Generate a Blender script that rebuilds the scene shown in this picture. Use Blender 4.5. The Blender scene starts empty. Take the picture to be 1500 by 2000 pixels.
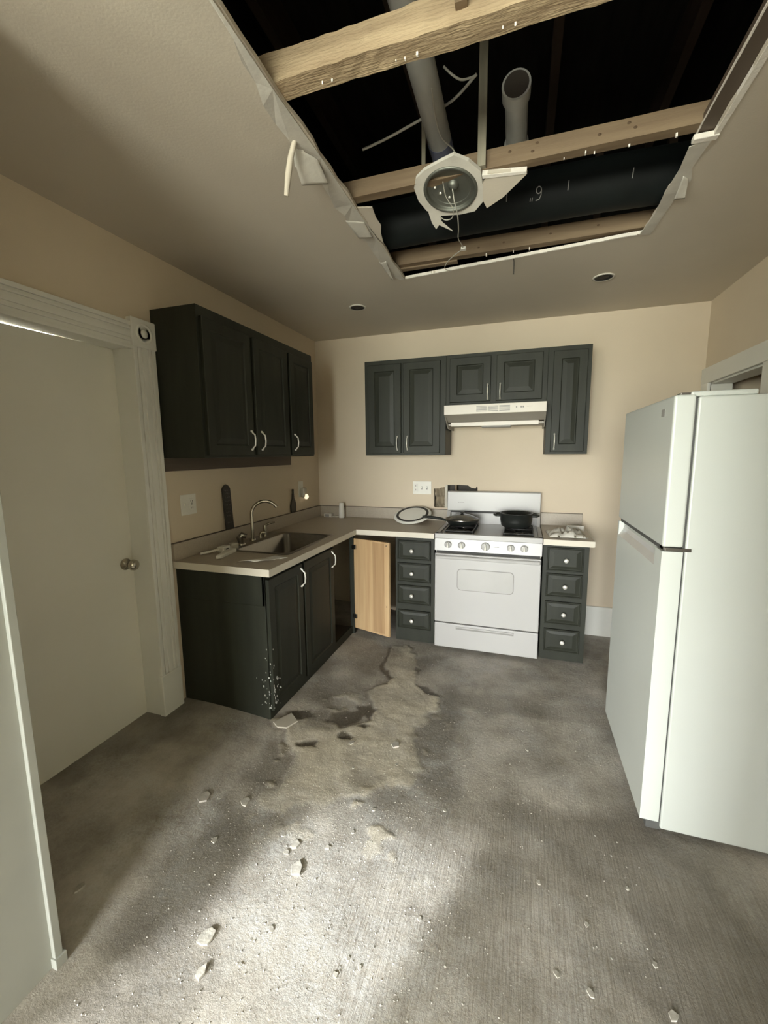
import bpy, bmesh, math, random
import numpy as np
from mathutils import Vector, Matrix, geometry
random.seed(7)
S = bpy.context.scene
COL = S.collection
# ------------------------------------------------------------------ camera
cam = bpy.data.cameras.new('camera')
cam_o = bpy.data.objects.new('camera', cam); COL.objects.link(cam_o)
cam.sensor_fit = 'HORIZONTAL'; cam.sensor_width = 36; cam.lens = 817.55 / 1500 * 36
cam.clip_start = 0.02; cam.clip_end = 60
_r = Vector((0.95005631, 0.31194514, -0.00912381)); _u = Vector((-0.0345243, 0.1341131, 0.99036445)); _f = Vector((-0.310163, 0.940587, -0.13818469))
_m = Matrix((_r, _u, -_f)).transposed().to_4x4(); _m.translation = (1.88428, -3.69263, 1.5130)
cam_o.matrix_world = _m
S.camera = cam_o
# ------------------------------------------------------------------ sky, sun, exposure
w = bpy.data.worlds.new('sky'); S.world = w; w.use_nodes = True
bg = w.node_tree.nodes['Background']; bg.inputs[1].default_value = 36.5
_tc = w.node_tree.nodes.new('ShaderNodeTexCoord'); _sx = w.node_tree.nodes.new('ShaderNodeSeparateXYZ'); _rp = w.node_tree.nodes.new('ShaderNodeValToRGB')
w.node_tree.links.new(_tc.outputs['Generated'], _sx.inputs[0]); w.node_tree.links.new(_sx.outputs['Z'], _rp.inputs[0]); w.node_tree.links.new(_rp.outputs[0], bg.inputs[0])
_rp.color_ramp.elements[0].position = 0.0; _rp.color_ramp.elements[0].color = (0.55, 0.57, 0.50, 1)      # ground below the horizon
_rp.color_ramp.elements[1].position = 0.02; _rp.color_ramp.elements[1].color = (0.97, 1.0, 1.0, 1)        # overcast-bright sky
sun = bpy.data.lights.new('sun', 'SUN'); sun.energy = 7.8; sun.angle = math.radians(0.9); sun.color = (0.93, 0.97, 1.0)
sun_o = bpy.data.objects.new('sun', sun); COL.objects.link(sun_o)
_el = math.radians(17.0); _d = Vector((0.375 * math.cos(_el), 0.927 * math.cos(_el), -math.sin(_el)))
sun_o.rotation_euler = _d.to_track_quat('-Z', 'Y').to_euler(); sun_o.location = (0, -8, 4)
WINDOWS = [(-1.50, -0.74, 0.75, 2.12), (0.12, 2.15, 0.20, 2.35)]      # windows in the far wall of the front room: x0 x1 z0 z1
FILL_WIN = (-8.30, -6.65, 0.50, 2.20)          # unseen left-wall window, added to brighten the refrigerator front: y0 y1 z0 z1
YR = -8.50
def portal(loc, rot, a, b):
    pl = bpy.data.lights.new('window_portal', 'AREA'); pl.shape = 'RECTANGLE'; pl.size = a; pl.size_y = b; pl.cycles.is_portal = True
    po = bpy.data.objects.new('window_portal', pl); COL.objects.link(po); po.location = loc; po.rotation_euler = rot
for (x0, x1, z0, z1) in WINDOWS: portal(((x0 + x1) / 2, YR - 0.11, (z0 + z1) / 2), (math.radians(90), 0, 0), x1 - x0, z1 - z0)
portal((-2.21, (FILL_WIN[0] + FILL_WIN[1]) / 2, (FILL_WIN[2] + FILL_WIN[3]) / 2), (0, -math.radians(90), 0), FILL_WIN[3] - FILL_WIN[2], FILL_WIN[1] - FILL_WIN[0])
vs = S.view_settings
vs.view_transform = 'Standard'; vs.look = 'None'; vs.gamma = 1; vs.use_curve_mapping = False; vs.exposure = 0.6
S.cycles.max_bounces = 8; S.cycles.diffuse_bounces = 6
S.cycles.use_denoising = True
# ------------------------------------------------------------------ materials
def lin(c):
    return tuple(((v / 255) / 12.92 if v / 255 <= 0.04045 else ((v / 255 + 0.055) / 1.055) ** 2.4) for v in c)
def mat(name, rgb, rough=0.6, metal=0.0, var=0.12, scale=6.0, bump=0.0, bscale=60.0, stretch=(1, 1, 1), rgb2=None, spec=0.5, coat=0.0):
    m = bpy.data.materials.new(name); m.use_nodes = True
    nt = m.node_tree; b = nt.nodes['Principled BSDF']
    b.inputs['Roughness'].default_value = rough; b.inputs['Metallic'].default_value = metal
    b.inputs['Specular IOR Level'].default_value = spec; b.inputs['Coat Weight'].default_value = coat
    tc = nt.nodes.new('ShaderNodeTexCoord'); mp = nt.nodes.new('ShaderNodeMapping'); mp.inputs['Scale'].default_value = stretch
    nt.links.new(tc.outputs['Object'], mp.inputs[0])
    n = nt.nodes.new('ShaderNodeTexNoise'); n.inputs['Scale'].default_value = scale; n.inputs['Detail'].default_value = 5
    nt.links.new(mp.outputs[0], n.inputs['Vector'])
    r = nt.nodes.new('ShaderNodeValToRGB'); r.color_ramp.elements[0].position = 0.3; r.color_ramp.elements[1].position = 0.7
    c1 = rgb; c2 = rgb2 or tuple(v * (1 - 2 * var) for v in rgb)
    r.color_ramp.elements[0].color = (*c2, 1); r.color_ramp.elements[1].color = (*c1, 1)
    nt.links.new(n.outputs['Fac'], r.inputs[0]); nt.links.new(r.outputs[0], b.inputs['Base Color'])
    if bump:
        n2 = nt.nodes.new('ShaderNodeTexNoise'); n2.inputs['Scale'].default_value = bscale; n2.inputs['Detail'].default_value = 4
        nt.links.new(mp.outputs[0], n2.inputs['Vector'])
        bp = nt.nodes.new('ShaderNodeBump'); bp.inputs['Strength'].default_value = bump; bp.inputs['Distance'].default_value = 0.004
        nt.links.new(n2.outputs['Fac'], bp.inputs['Height']); nt.links.new(bp.outputs[0], b.inputs['Normal'])
    return m
M = {}
M['wall'] = mat('beige_wall_paint', (0.62, 0.525, 0.395), 0.7, var=0.03, scale=2, bump=0.12, bscale=140)
M['wallfr'] = mat('front_room_bounce_paint', (0.52, 0.50, 0.41), 0.8, var=0.03)  # unseen room; wall tone invented to set the bounce into the kitchen
M['floorfr'] = mat('front_room_bounce_boards', (0.12, 0.09, 0.065), 0.6, var=0.15, stretch=(8, 0.6, 1))  # unseen floor, made dark to cut light bouncing into the kitchen
M['ceil'] = mat('taupe_ceiling_paint', (0.56, 0.50, 0.405), 0.8, var=0.03, scale=2, bump=0.1, bscale=120)
M['trimw'] = mat('white_trim_paint', (0.70, 0.69, 0.63), 0.45, var=0.03, scale=3, bump=0.05, bscale=30)
M['jamb'] = mat('shaded_white_jamb_paint', (0.37, 0.375, 0.335), 0.5, var=0.05, scale=4, bump=0.08, bscale=25)  # white trim paint greyed to carry the shade on the near jamb
M['doorw'] = mat('white_door_paint', (0.68, 0.655, 0.57), 0.5, var=0.03, scale=2, bump=0.04, bscale=20)
M['cab'] = mat('espresso_cabinet_finish', (0.028, 0.030, 0.021), 0.5, spec=0.28, var=0.15, scale=3, stretch=(6, 6, 0.8), bump=0.03, bscale=30)
M['cabin'] = mat('dark_cabinet_interior', (0.05, 0.04, 0.03), 0.7)
M['brownboard'] = mat('brown_stained_board', (0.105, 0.075, 0.052), 0.6, var=0.15, scale=4, stretch=(1, 0.4, 6))
M['ply'] = mat('raw_birch_plywood', (0.56, 0.39, 0.21), 0.55, var=0.12, scale=5, stretch=(7, 7, 0.35), rgb2=(0.44, 0.28, 0.14))
M['plyd'] = mat('darker_plywood_strip', (0.43, 0.28, 0.14), 0.55, var=0.12, scale=5, stretch=(7, 7, 0.35), rgb2=(0.33, 0.20, 0.10))
M['lam'] = mat('grey_beige_laminate', (0.42, 0.365, 0.29), 0.38, var=0.08, scale=120, rgb2=(0.37, 0.32, 0.255))
M['lamedge'] = mat('pale_laminate_edge', (0.62, 0.57, 0.47), 0.4, var=0.04)
M['steel'] = mat('brushed_stainless', (0.30, 0.28, 0.25), 0.3, 1.0, var=0.08, scale=30, stretch=(1, 12, 1))
M['nickel'] = mat('brushed_nickel', (0.52, 0.48, 0.40), 0.25, 1.0, var=0.05)
M['pull'] = mat('satin_pull_metal', (0.80, 0.77, 0.69), 0.3, 0.35, var=0.05)
M['enamel'] = mat('white_range_enamel', (0.44, 0.43, 0.415), 0.3, var=0.015, scale=3)
M['fridge'] = mat('white_refrigerator_enamel', (0.50, 0.52, 0.48), 0.4, var=0.015, scale=3, bump=0.03, bscale=220)
M['gasket'] = mat('grey_gasket', (0.075, 0.075, 0.070), 0.7)
M['grey'] = mat('grey_plastic', (0.28, 0.27, 0.25), 0.5)
M['ovenglass'] = mat('grey_oven_window', (0.46, 0.45, 0.43), 0.2, var=0.03)
M['iron'] = mat('black_cast_iron', (0.018, 0.018, 0.017), 0.5, var=0.1, bump=0.1, bscale=150)
M['potblk'] = mat('black_pot_enamel', (0.016, 0.018, 0.016), 0.35, var=0.05)
M['glasslid'] = mat('smoky_glass_lid', (0.06, 0.058, 0.05), 0.12, var=0.05)
M['white'] = mat('white_plastic', (0.74, 0.72, 0.65), 0.4, var=0.03)
M['paper'] = mat('white_paper', (0.66, 0.63, 0.56), 0.8, var=0.05, bump=0.1)
M['dark'] = mat('dark_slot', (0.03, 0.028, 0.025), 0.6)
M['hood'] = mat('almond_hood_enamel', (0.68, 0.63, 0.55), 0.4, var=0.015)
M['hoodg'] = mat('hood_underside_grey', (0.36, 0.33, 0.28), 0.5, var=0.03)
M['plaque'] = mat('dark_slate_board', (0.035, 0.030, 0.024), 0.6, var=0.1)
M['bottle'] = mat('dark_brown_wood', (0.05, 0.040, 0.026), 0.5, var=0.1)
M['chalk'] = mat('chalk_marks', (0.5, 0.5, 0.46), 0.9)
M['chalkd'] = mat('faint_lettering', (0.16, 0.15, 0.13), 0.8)
M['clear'] = mat('clear_plastic', (0.5, 0.46, 0.38), 0.15, var=0.03)
M['oldwood'] = mat('rough_old_timber', (0.52, 0.40, 0.245), 0.8, var=0.3, scale=4, stretch=(0.7, 6, 6), rgb2=(0.30, 0.215, 0.125), bump=0.9, bscale=30)
M['wood'] = mat('pine_joist', (0.205, 0.145, 0.083), 0.7, var=0.2, scale=5, stretch=(0.5, 8, 8), rgb2=(0.15, 0.10, 0.056), bump=0.15, bscale=60)
M['strutw'] = mat('weathered_strut', (0.26, 0.235, 0.17), 0.8, var=0.15, scale=8, stretch=(5, 5, 0.6))
M['knot'] = mat('wood_knot', (0.10, 0.06, 0.03), 0.8)
M['pvc'] = mat('white_pvc', (0.46, 0.46, 0.42), 0.4, var=0.08, scale=9)
M['primer'] = mat('purple_primer', (0.20, 0.22, 0.32), 0.5, var=0.1)
M['blackpipe'] = mat('black_pipe_jacket', (0.010, 0.013, 0.012), 0.6, spec=0.2, var=0.2, scale=5)
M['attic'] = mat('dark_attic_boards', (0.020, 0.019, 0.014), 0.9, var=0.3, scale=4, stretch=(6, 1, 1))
M['gyp'] = mat('broken_gypsum', (0.78, 0.73, 0.65), 0.9, var=0.06, scale=30, bump=0.5, bscale=90)
M['tornp'] = mat('torn_drywall_paper', (0.60, 0.565, 0.49), 0.85, var=0.10, scale=9, bump=0.3, bscale=40)
M['galv'] = mat('galvanized_pan', (0.20, 0.205, 0.175), 0.5, 0.8, var=0.1, scale=12)
M['cable'] = mat('white_cable', (0.55, 0.53, 0.45), 0.5)
M['chip'] = mat('plaster_chip', (0.50, 0.47, 0.41), 0.95, var=0.15, scale=40, bump=0.5)
M['crumb'] = mat('plaster_crumbs', (0.42, 0.395, 0.345), 0.95, var=0.2, scale=40)
M['slab'] = mat('grey_plaster_sheet', (0.46, 0.42, 0.345), 0.9, var=0.06)
M['insul'] = mat('crumpled_brown_paper', (0.40, 0.33, 0.23), 0.7, var=0.25, scale=12, bump=1.0, bscale=30)
M['cord'] = mat('dark_cord', (0.06, 0.05, 0.04), 0.7)
M['glow'] = mat('night_light_lens', (0.9, 0.8, 0.6), 0.3)
_b = M['glow'].node_tree.nodes['Principled BSDF']; _b.inputs['Emission Color'].default_value = (1, 0.85, 0.6, 1); _b.inputs['Emission Strength'].default_value = 0.7
# ------------------------------------------------------------------ mesh helpers
WM = {}                                     # world matrices of objects made so far
class MB:
    def __init__(s): s.v = []; s.f = []; s.sm = []
    def add(s, vs_, fs, smooth=False):
        o = len(s.v); s.v += [tuple(p) for p in vs_]; s.f += [tuple(i + o for i in f) for f in fs]; s.sm += [smooth] * len(fs); return s
    def box(s, x0, x1, y0, y1, z0, z1):
        v = [(x, y, z) for z in (z0, z1) for y in (y0, y1) for x in (x0, x1)]
        return s.add(v, [(0, 2, 3, 1), (4, 5, 7, 6), (0, 1, 5, 4), (2, 6, 7, 3), (0, 4, 6, 2), (1, 3, 7, 5)])
    def tube(s, pts, r, n=10, caps=True):
        pts = [Vector(p) for p in pts]; rs = r if isinstance(r, (list, tuple)) else [r] * len(pts)
        rings = []; up = None
        for i, p in enumerate(pts):
            d = (pts[min(i + 1, len(pts) - 1)] - pts[max(i - 1, 0)]).normalized()
            if up is None:
                up = Vector((0, 0, 1)) if abs(d.z) < 0.9 else Vector((1, 0, 0))
            a = d.cross(up).normalized(); b = a.cross(d).normalized(); up = b
            rings.append([p + (a * math.cos(t) + b * math.sin(t)) * rs[i] for t in [2 * math.pi * k / n for k in range(n)]])
        v = [q for ring in rings for q in ring]; f = []
        for i in range(len(pts) - 1):
            for k in range(n):
                f.append((i * n + k, i * n + (k + 1) % n, (i + 1) * n + (k + 1) % n, (i + 1) * n + k))
        s.add(v, f, True)
        if caps:
            s.add(rings[0], [tuple(range(n))[::-1]]); s.add(rings[-1], [tuple(range(n))])
        return s
    def lathe(s, prof, n=32, mtx=None, smooth=True):
        mtx = mtx or Matrix(); v = []; f = []
        for (r, z) in prof:
            for k in range(n):
                t = 2 * math.pi * k / n; v.append(mtx @ Vector((max(r, 1e-5) * math.cos(t), max(r, 1e-5) * math.sin(t), z)))
        for i in range(len(prof) - 1):
            for k in range(n): f.append((i * n + k, i * n + (k + 1) % n, (i + 1) * n + (k + 1) % n, (i + 1) * n + k))
        return s.add(v, f, smooth)
    def prism(s, poly, fn, t0, t1):             # poly in (a,b), fn(a,b,t)->xyz
        n = len(poly); tr = geometry.tessellate_polygon([[Vector((a, b, 0)) for a, b in poly]])
        v = [fn(a, b, t0) for a, b in poly] + [fn(a, b, t1) for a, b in poly]
        f = [tuple(t) for t in tr] + [tuple(i + n for i in reversed(t)) for t in tr]
        f += [(i, (i + 1) % n, (i + 1) % n + n, i + n) for i in range(n)]
        return s.add(v, f)
    def holed(s, outer, holes, fn, t0, t1):
        loops = [outer] + holes; fl = [p for l in loops for p in l]; n = len(fl)
        tr = geometry.tessellate_polygon([[Vector((a, b, 0)) for a, b in l] for l in loops])
        v = [fn(a, b, t0) for a, b in fl] + [fn(a, b, t1) for a, b in fl]
        f = [tuple(t) for t in tr] + [tuple(i + n for i in t) for t in tr]; o = 0
        for l in loops:
            k = len(l); f += [(o + i, o + (i + 1) % k, o + (i + 1) % k + n, o + i + n) for i in range(k)]; o += k
        return s.add(v, f)
    def build(s, name, m, parent=None, bevel=0.0, local=False, seg=2):
        me = bpy.data.meshes.new(name); vs_ = s.v; loc = None
        if parent is None:
            a = np.array(vs_); loc = Vector(((a[:, 0].min() + a[:, 0].max()) / 2, (a[:, 1].min() + a[:, 1].max()) / 2, a[:, 2].min()))
            vs_ = [tuple(Vector(p) - loc) for p in vs_]
        me.from_pydata(vs_, [], s.f); me.polygons.foreach_set('use_smooth', s.sm)
        bm = bmesh.new(); bm.from_mesh(me); bmesh.ops.recalc_face_normals(bm, faces=bm.faces); bm.to_mesh(me); bm.free()
        me.materials.append(M[m] if isinstance(m, str) else m)
        o = bpy.data.objects.new(name, me); COL.objects.link(o)
        if parent is None:
            o.location = loc; WM[o.name] = Matrix.Translation(loc)
        else:
            o.parent = parent
            if local: WM[o.name] = WM[parent.name].copy()
            else: o.matrix_parent_inverse = WM[parent.name].inverted(); WM[o.name] = Matrix()
        if bevel:
            b = o.modifiers.new('bevel', 'BEVEL'); b.width = bevel; b.segments = seg; b.limit_method = 'ANGLE'; b.angle_limit = math.radians(40)
        return o
def box(name, m, dims, parent=None, bevel=0.0, local=False):
    return MB().box(*dims).build(name, m, parent, bevel, local)
def empty(name, loc, rz=0.0):
    o = bpy.data.objects.new(name, None); COL.objects.link(o); o.location = loc; o.rotation_euler = (0, 0, rz); o.empty_display_size = 0.1
    WM[o.name] = Matrix.Translation(loc) @ Matrix.Rotation(rz, 4, 'Z'); return o
def tag(o, label, cat, group=None):
    o['label'] = label; o['category'] = cat
    if group: o['group'] = group
    return o
def struct(o, label=None):
    o['kind'] = 'structure'
    if label: o['label'] = label
    return o
def rect(a0, a1, b0, b1): return [(a0, b0), (a1, b0), (a1, b1), (a0, b1)]
H = 2.557
FXZ = lambda a, b, t: (a, t, b)      # polygon in x,z ; thickness along y
FYZ = lambda a, b, t: (t, a, b)
FXY = lambda a, b, t: (a, b, t)
def floor_z(x):
    t = min(max((x - 0.1) / 1.1, 0), 1); return 0.065 * (1 - t * t * (3 - 2 * t))
# ------------------------------------------------------------------ floor (uneven, muddy, dusty)
MUD = [(0.968, -0.685), (1.102, -0.662), (1.21, -0.935), (1.243, -1.14), (1.321, -1.202), (1.435, -1.268), (1.467, -1.352), (1.433, -1.468), (1.37, -1.585), (1.374, -1.717), (1.435, -1.817), (1.504, -1.892), (1.447, -2.03), (1.326, -2.037), (1.278, -2.134), (1.158, -2.163), (1.132, -2.248), (1.014, -2.272), (0.977, -2.349), (0.864, -2.33), (0.837, -2.264), (0.887, -2.202), (0.883, -2.105), (0.837, -2.028), (0.779, -1.962), (0.7, -1.883), (0.604, -1.85), (0.58, -1.812), (0.708, -1.771), (0.876, -1.721), (0.968, -1.738), (1.063, -1.67), (1.117, -1.619), (1.113, -1.519), (1.05, -1.432), (0.988, -1.358), (1.062, -1.234), (1.088, -1.123), (0.989, -0.99)]
WET = [[(0.974, -1.796), (0.994, -1.751), (1.06, -1.763), (1.058, -1.807), (0.994, -1.828)],
       [(0.821, -1.93), (0.871, -1.895), (0.904, -1.87), (0.927, -1.926), (0.894, -1.92), (0.852, -1.951)],
       [(1.054, -1.697), (1.082, -1.663), (1.119, -1.681), (1.1, -1.711)],
       [(1.006, -1.523), (1.067, -1.481), (1.113, -1.519), (1.108, -1.622), (1.069, -1.603), (0.968, -1.738), (0.873, -1.715), (0.901, -1.636), (1.005, -1.576)],
       [(0.629, -1.749), (0.76, -1.664), (0.84, -1.713), (0.729, -1.769)],
       [(0.951, -0.724), (0.968, -0.685), (0.989, -0.99), (1.088, -1.123), (1.062, -1.234), (0.975, -1.353), (1.079, -1.172), (0.957, -1.029)],
       [(1.198, -0.939), (1.262, -0.969), (1.249, -1.046)],
       [(1.248, -1.16), (1.317, -1.182), (1.443, -1.255), (1.525, -1.297), (1.436, -1.277), (1.317, -1.234)]]
DAMP = [[(1.374, -1.717), (1.369, -1.601), (1.433, -1.468), (1.538, -1.312), (1.587, -1.437), (1.60, -1.62), (1.56, -1.80), (1.492, -1.837), (1.446, -1.827)],
        [(0.715, -2.231), (0.707, -1.993), (0.791, -1.983), (0.841, -2.027), (0.877, -2.096), (0.887, -2.202), (0.832, -2.256)],
        [(1.45, -1.95), (1.60, -1.80), (1.68, -1.98), (1.60, -2.06)], [(0.66, -2.62), (0.80, -2.36), (0.90, -2.42), (0.98, -2.66), (0.90, -2.95), (0.72, -2.92)]]
rng = np.random.default_rng(3)
def vnoise(x, y, s, seed):
    r = np.random.default_rng(seed).random((64, 64)); X = (x * s) % 64; Y = (y * s) % 64
    i = np.floor(X).astype(int) % 64; j = np.floor(Y).astype(int) % 64; fx = X - np.floor(X); fy = Y - np.floor(Y)
    fx = fx * fx * (3 - 2 * fx); fy = fy * fy * (3 - 2 * fy); i1 = (i + 1) % 64; j1 = (j + 1) % 64
    return (r[i, j] * (1 - fx) * (1 - fy) + r[i1, j] * fx * (1 - fy) + r[i, j1] * (1 - fx) * fy + r[i1, j1] * fx * fy) * 2 - 1
def sdf(px, py, poly):
    d = np.full(px.shape, 1e9); ins = np.zeros(px.shape, bool); n = len(poly)
    for k in range(n):
        ax, ay = poly[k]; bx, by = poly[(k + 1) % n]; ex, ey = bx - ax, by - ay
        t = np.clip(((px - ax) * ex + (py - ay) * ey) / (ex * ex + ey * ey + 1e-12), 0, 1)
        d = np.minimum(d, np.hypot(px - ax - t * ex, py - ay - t * ey))
        c = ((ay > py) != (by > py)); ins ^= c & (px < (bx - ax) * (py - ay) / (by - ay + 1e-12) + ax)
    return np.where(ins, -d, d)
sst = lambda a, b, v: (lambda t: t * t * (3 - 2 * t))(np.clip((v - a) / (b - a), 0, 1))
step = 0.0095
gx = np.arange(-0.22, 3.13 + step, step); gy = np.arange(-3.22, 0.03 + step, step)
X, Y = np.meshgrid(gx, gy); X = X.ravel(); Y = Y.ravel()
wx = X + 0.020 * vnoise(X, Y, 17, 1) + 0.008 * vnoise(X, Y, 47, 2); wy = Y + 0.020 * vnoise(X, Y, 17, 3) + 0.008 * vnoise(X, Y, 47, 4)
dm = sdf(wx, wy, MUD); mud = sst(0.012, -0.012, dm) * (0.72 + 0.28 * vnoise(X, Y, 9, 5))
far = sst(-2.45, -1.95, Y); mud *= 0.35 + 0.65 * far
wet = np.zeros_like(X); dmp = np.zeros_like(X)
for p_ in WET: wet = np.maximum(wet, sst(0.010, -0.010, sdf(wx, wy, p_)))
for p_ in DAMP: dmp = np.maximum(dmp, sst(0.06, -0.04, sdf(wx, wy, p_)))
dmp = np.maximum(dmp, 0.75 * sst(0.15, 0.55, vnoise(X, Y, 2.4, 31) + 0.35 * vnoise(X, Y, 8, 32)))
rim = np.exp(-((dm - 0.012) / 0.012) ** 2) * sst(-2.15, -1.9, Y)
wet = np.maximum(wet, np.maximum(0.55 * rim * (0.5 + 0.5 * vnoise(X, Y, 8, 9)), 0.6 * dmp)); mud = np.clip(mud * (1 - wet), 0, 1)
swirl = vnoise(X + 0.12 * vnoise(X, Y, 3, 11), Y + 0.12 * vnoise(X, Y, 3, 12), 6, 13)
sm1 = vnoise(X * 0.8 + Y * 0.6 + 0.2 * vnoise(X, Y, 4, 21), (Y * 0.8 - X * 0.6) * 0.35, 11, 22)
dust = np.clip(0.34 + 0.40 * swirl + 0.35 * vnoise(X, Y, 2, 14) + 0.30 * sm1, 0, 1)
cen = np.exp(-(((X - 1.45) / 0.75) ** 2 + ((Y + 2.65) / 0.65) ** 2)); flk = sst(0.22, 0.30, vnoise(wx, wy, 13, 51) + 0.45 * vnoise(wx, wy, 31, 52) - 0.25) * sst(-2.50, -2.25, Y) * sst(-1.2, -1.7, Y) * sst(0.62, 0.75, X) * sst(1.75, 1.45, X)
mud = np.clip(np.maximum(mud, 0.75 * flk), 0, 1)
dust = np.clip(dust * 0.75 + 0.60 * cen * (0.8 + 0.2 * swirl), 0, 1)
tt = np.clip((X - 0.1) / 1.1, 0, 1); Z = 0.065 * (1 - tt * tt * (3 - 2 * tt)) + 0.006 * mud - 0.003 * wet + 0.0015 * vnoise(X, Y, 30, 6) * (0.3 + mud)
grainm = np.clip(sst(1.2, 1.75, X + 0.25 * vnoise(X, Y, 4, 41)) * sst(-1.7, -2.3, Y + 0.2 * vnoise(X, Y, 4, 42)) + 0.25 * (0.5 + vnoise(X, Y, 3, 43)), 0, 1)
nx, ny = len(gx), len(gy); idx = np.arange(nx * ny).reshape(ny, nx)
F = np.stack([idx[:-1, :-1], idx[:-1, 1:], idx[1:, 1:], idx[1:, :-1]], -1).reshape(-1, 4)
me = bpy.data.meshes.new('floor'); me.from_pydata(np.stack([X, Y, Z], -1).tolist(), [], F.tolist()); me.polygons.foreach_set('use_smooth', [True] * len(me.polygons))
ca = me.color_attributes.new('mask', 'FLOAT_COLOR', 'POINT'); ca.data.foreach_set('color', np.stack([mud, wet, dust, grainm], -1).ravel())
def floor_material():
    m = bpy.data.materials.new('dusty_subfloor'); m.use_nodes = True; nt = m.node_tree; N = nt.nodes; L = nt.links; b = N['Principled BSDF']
    tc = N.new('ShaderNodeTexCoord'); at = N.new('ShaderNodeAttribute'); at.attribute_name = 'mask'; sp = N.new('ShaderNodeSeparateColor'); L.new(at.outputs['Color'], sp.inputs[0])
    def noise(scale, st=(1, 1, 1), det=6, rough=0.6):
        mp = N.new('ShaderNodeMapping'); mp.inputs['Scale'].default_value = st; L.new(tc.outputs['Object'], mp.inputs[0])
        n = N.new('ShaderNodeTexNoise'); n.inputs['Scale'].default_value = scale; n.inputs['Detail'].default_value = det; n.inputs['Roughness'].default_value = rough; L.new(mp.outputs[0], n.inputs['Vector']); return n.outputs['Fac']
    def ramp(fac, stops):
        r = N.new('ShaderNodeValToRGB')
        for i, (p, c) in enumerate(stops):
            e = r.color_ramp.elements[i] if i < 2 else r.color_ramp.elements.new(p)
            e.position = p; e.color = (*c, 1) if len(c) == 3 else c
        L.new(fac, r.inputs[0]); return r.outputs[0]
    def mix(f, a, c):
        x = N.new('ShaderNodeMix'); x.data_type = 'RGBA'
        if isinstance(f, float): x.inputs[0].default_value = f
        else: L.new(f, x.inputs[0])
        for s_, v in ((6, a), (7, c)):
            if isinstance(v, tuple): x.inputs[s_].default_value = (*v, 1)
            else: L.new(v, x.inputs[s_])
        return x.outputs[2]
    def math_(op, a, c):
        x = N.new('ShaderNodeMath'); x.operation = op; x.use_clamp = True
        for i, v in enumerate((a, c)):
            if isinstance(v, float): x.inputs[i].default_value = v
            else: L.new(v, x.inputs[i])
        return x.outputs[0]
    base = ramp(noise(3.1, (1, 1, 1), 9, 0.68), [(0.34, (0.21, 0.185, 0.150)), (0.66, (0.50, 0.455, 0.39))])
    grain = ramp(noise(9, (16, 0.9, 1), 6), [(0.40, (0, 0, 0)), (0.62, (1, 1, 1))])
    fine = ramp(noise(120), [(0.38, (0, 0, 0)), (0.66, (1, 1, 1))])
    blot = ramp(noise(16, (1, 1, 1), 8, 0.72), [(0.42, (0, 0, 0)), (0.62, (1, 1, 1))])
    grain = math_('MULTIPLY', grain, at.outputs['Alpha'])
    c = mix(math_('MULTIPLY', grain, 0.55), base, (0.20, 0.175, 0.14))
    d = math_('MULTIPLY', sp.outputs[2], math_('ADD', math_('MULTIPLY', fine, 0.55), math_('MULTIPLY', blot, 0.45)))
    d = math_('MULTIPLY', d, math_('SUBTRACT', 1.0, math_('MULTIPLY', grain, 0.45)))
    c = mix(d, c, (0.55, 0.55, 0.54))
    mudc = ramp(noise(11), [(0.33, (0.46, 0.405, 0.31)), (0.66, (0.66, 0.60, 0.48))])
    c = mix(sp.outputs[0], c, mudc)
    c = mix(math_('MULTIPLY', sp.outputs[1], 0.9), c, (0.085, 0.070, 0.052))
    spk = N.new('ShaderNodeTexVoronoi'); spk.inputs['Scale'].default_value = 65; L.new(tc.outputs['Object'], spk.inputs['Vector'])
    sk = ramp(spk.outputs['Distance'], [(0.09, (1, 1, 1)), (0.15, (0, 0, 0))]); cl = ramp(noise(4.5), [(0.52, (0, 0, 0)), (0.66, (1, 1, 1))])
    c = mix(math_('MULTIPLY', math_('MULTIPLY', sk, cl), 0.75), c, (0.55, 0.52, 0.46))
    L.new(c, b.inputs['Base Color'])
    rr = ramp(math_('MULTIPLY', sp.outputs[1], 1.0), [(0.0, (0.72, 0.72, 0.72)), (1.0, (0.45, 0.45, 0.45))]); L.new(rr, b.inputs['Roughness'])
    bp = N.new('ShaderNodeBump'); bp.inputs['Strength'].default_value = 1.0; bp.inputs['Distance'].default_value = 0.006
    h = math_('ADD', math_('MULTIPLY', noise(60, (1, 1, 1), 8, 0.75), 0.8), math_('MULTIPLY', grain, 0.18)); L.new(h, bp.inputs['Height']); L.new(bp.outputs[0], b.inputs['Normal'])
    return m
me.materials.append(floor_material())
floor = bpy.data.objects.new('floor', me); COL.objects.link(floor); WM['floor'] = Matrix(); struct(floor, 'dusty grey subfloor with dried mud and water stains')
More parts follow.
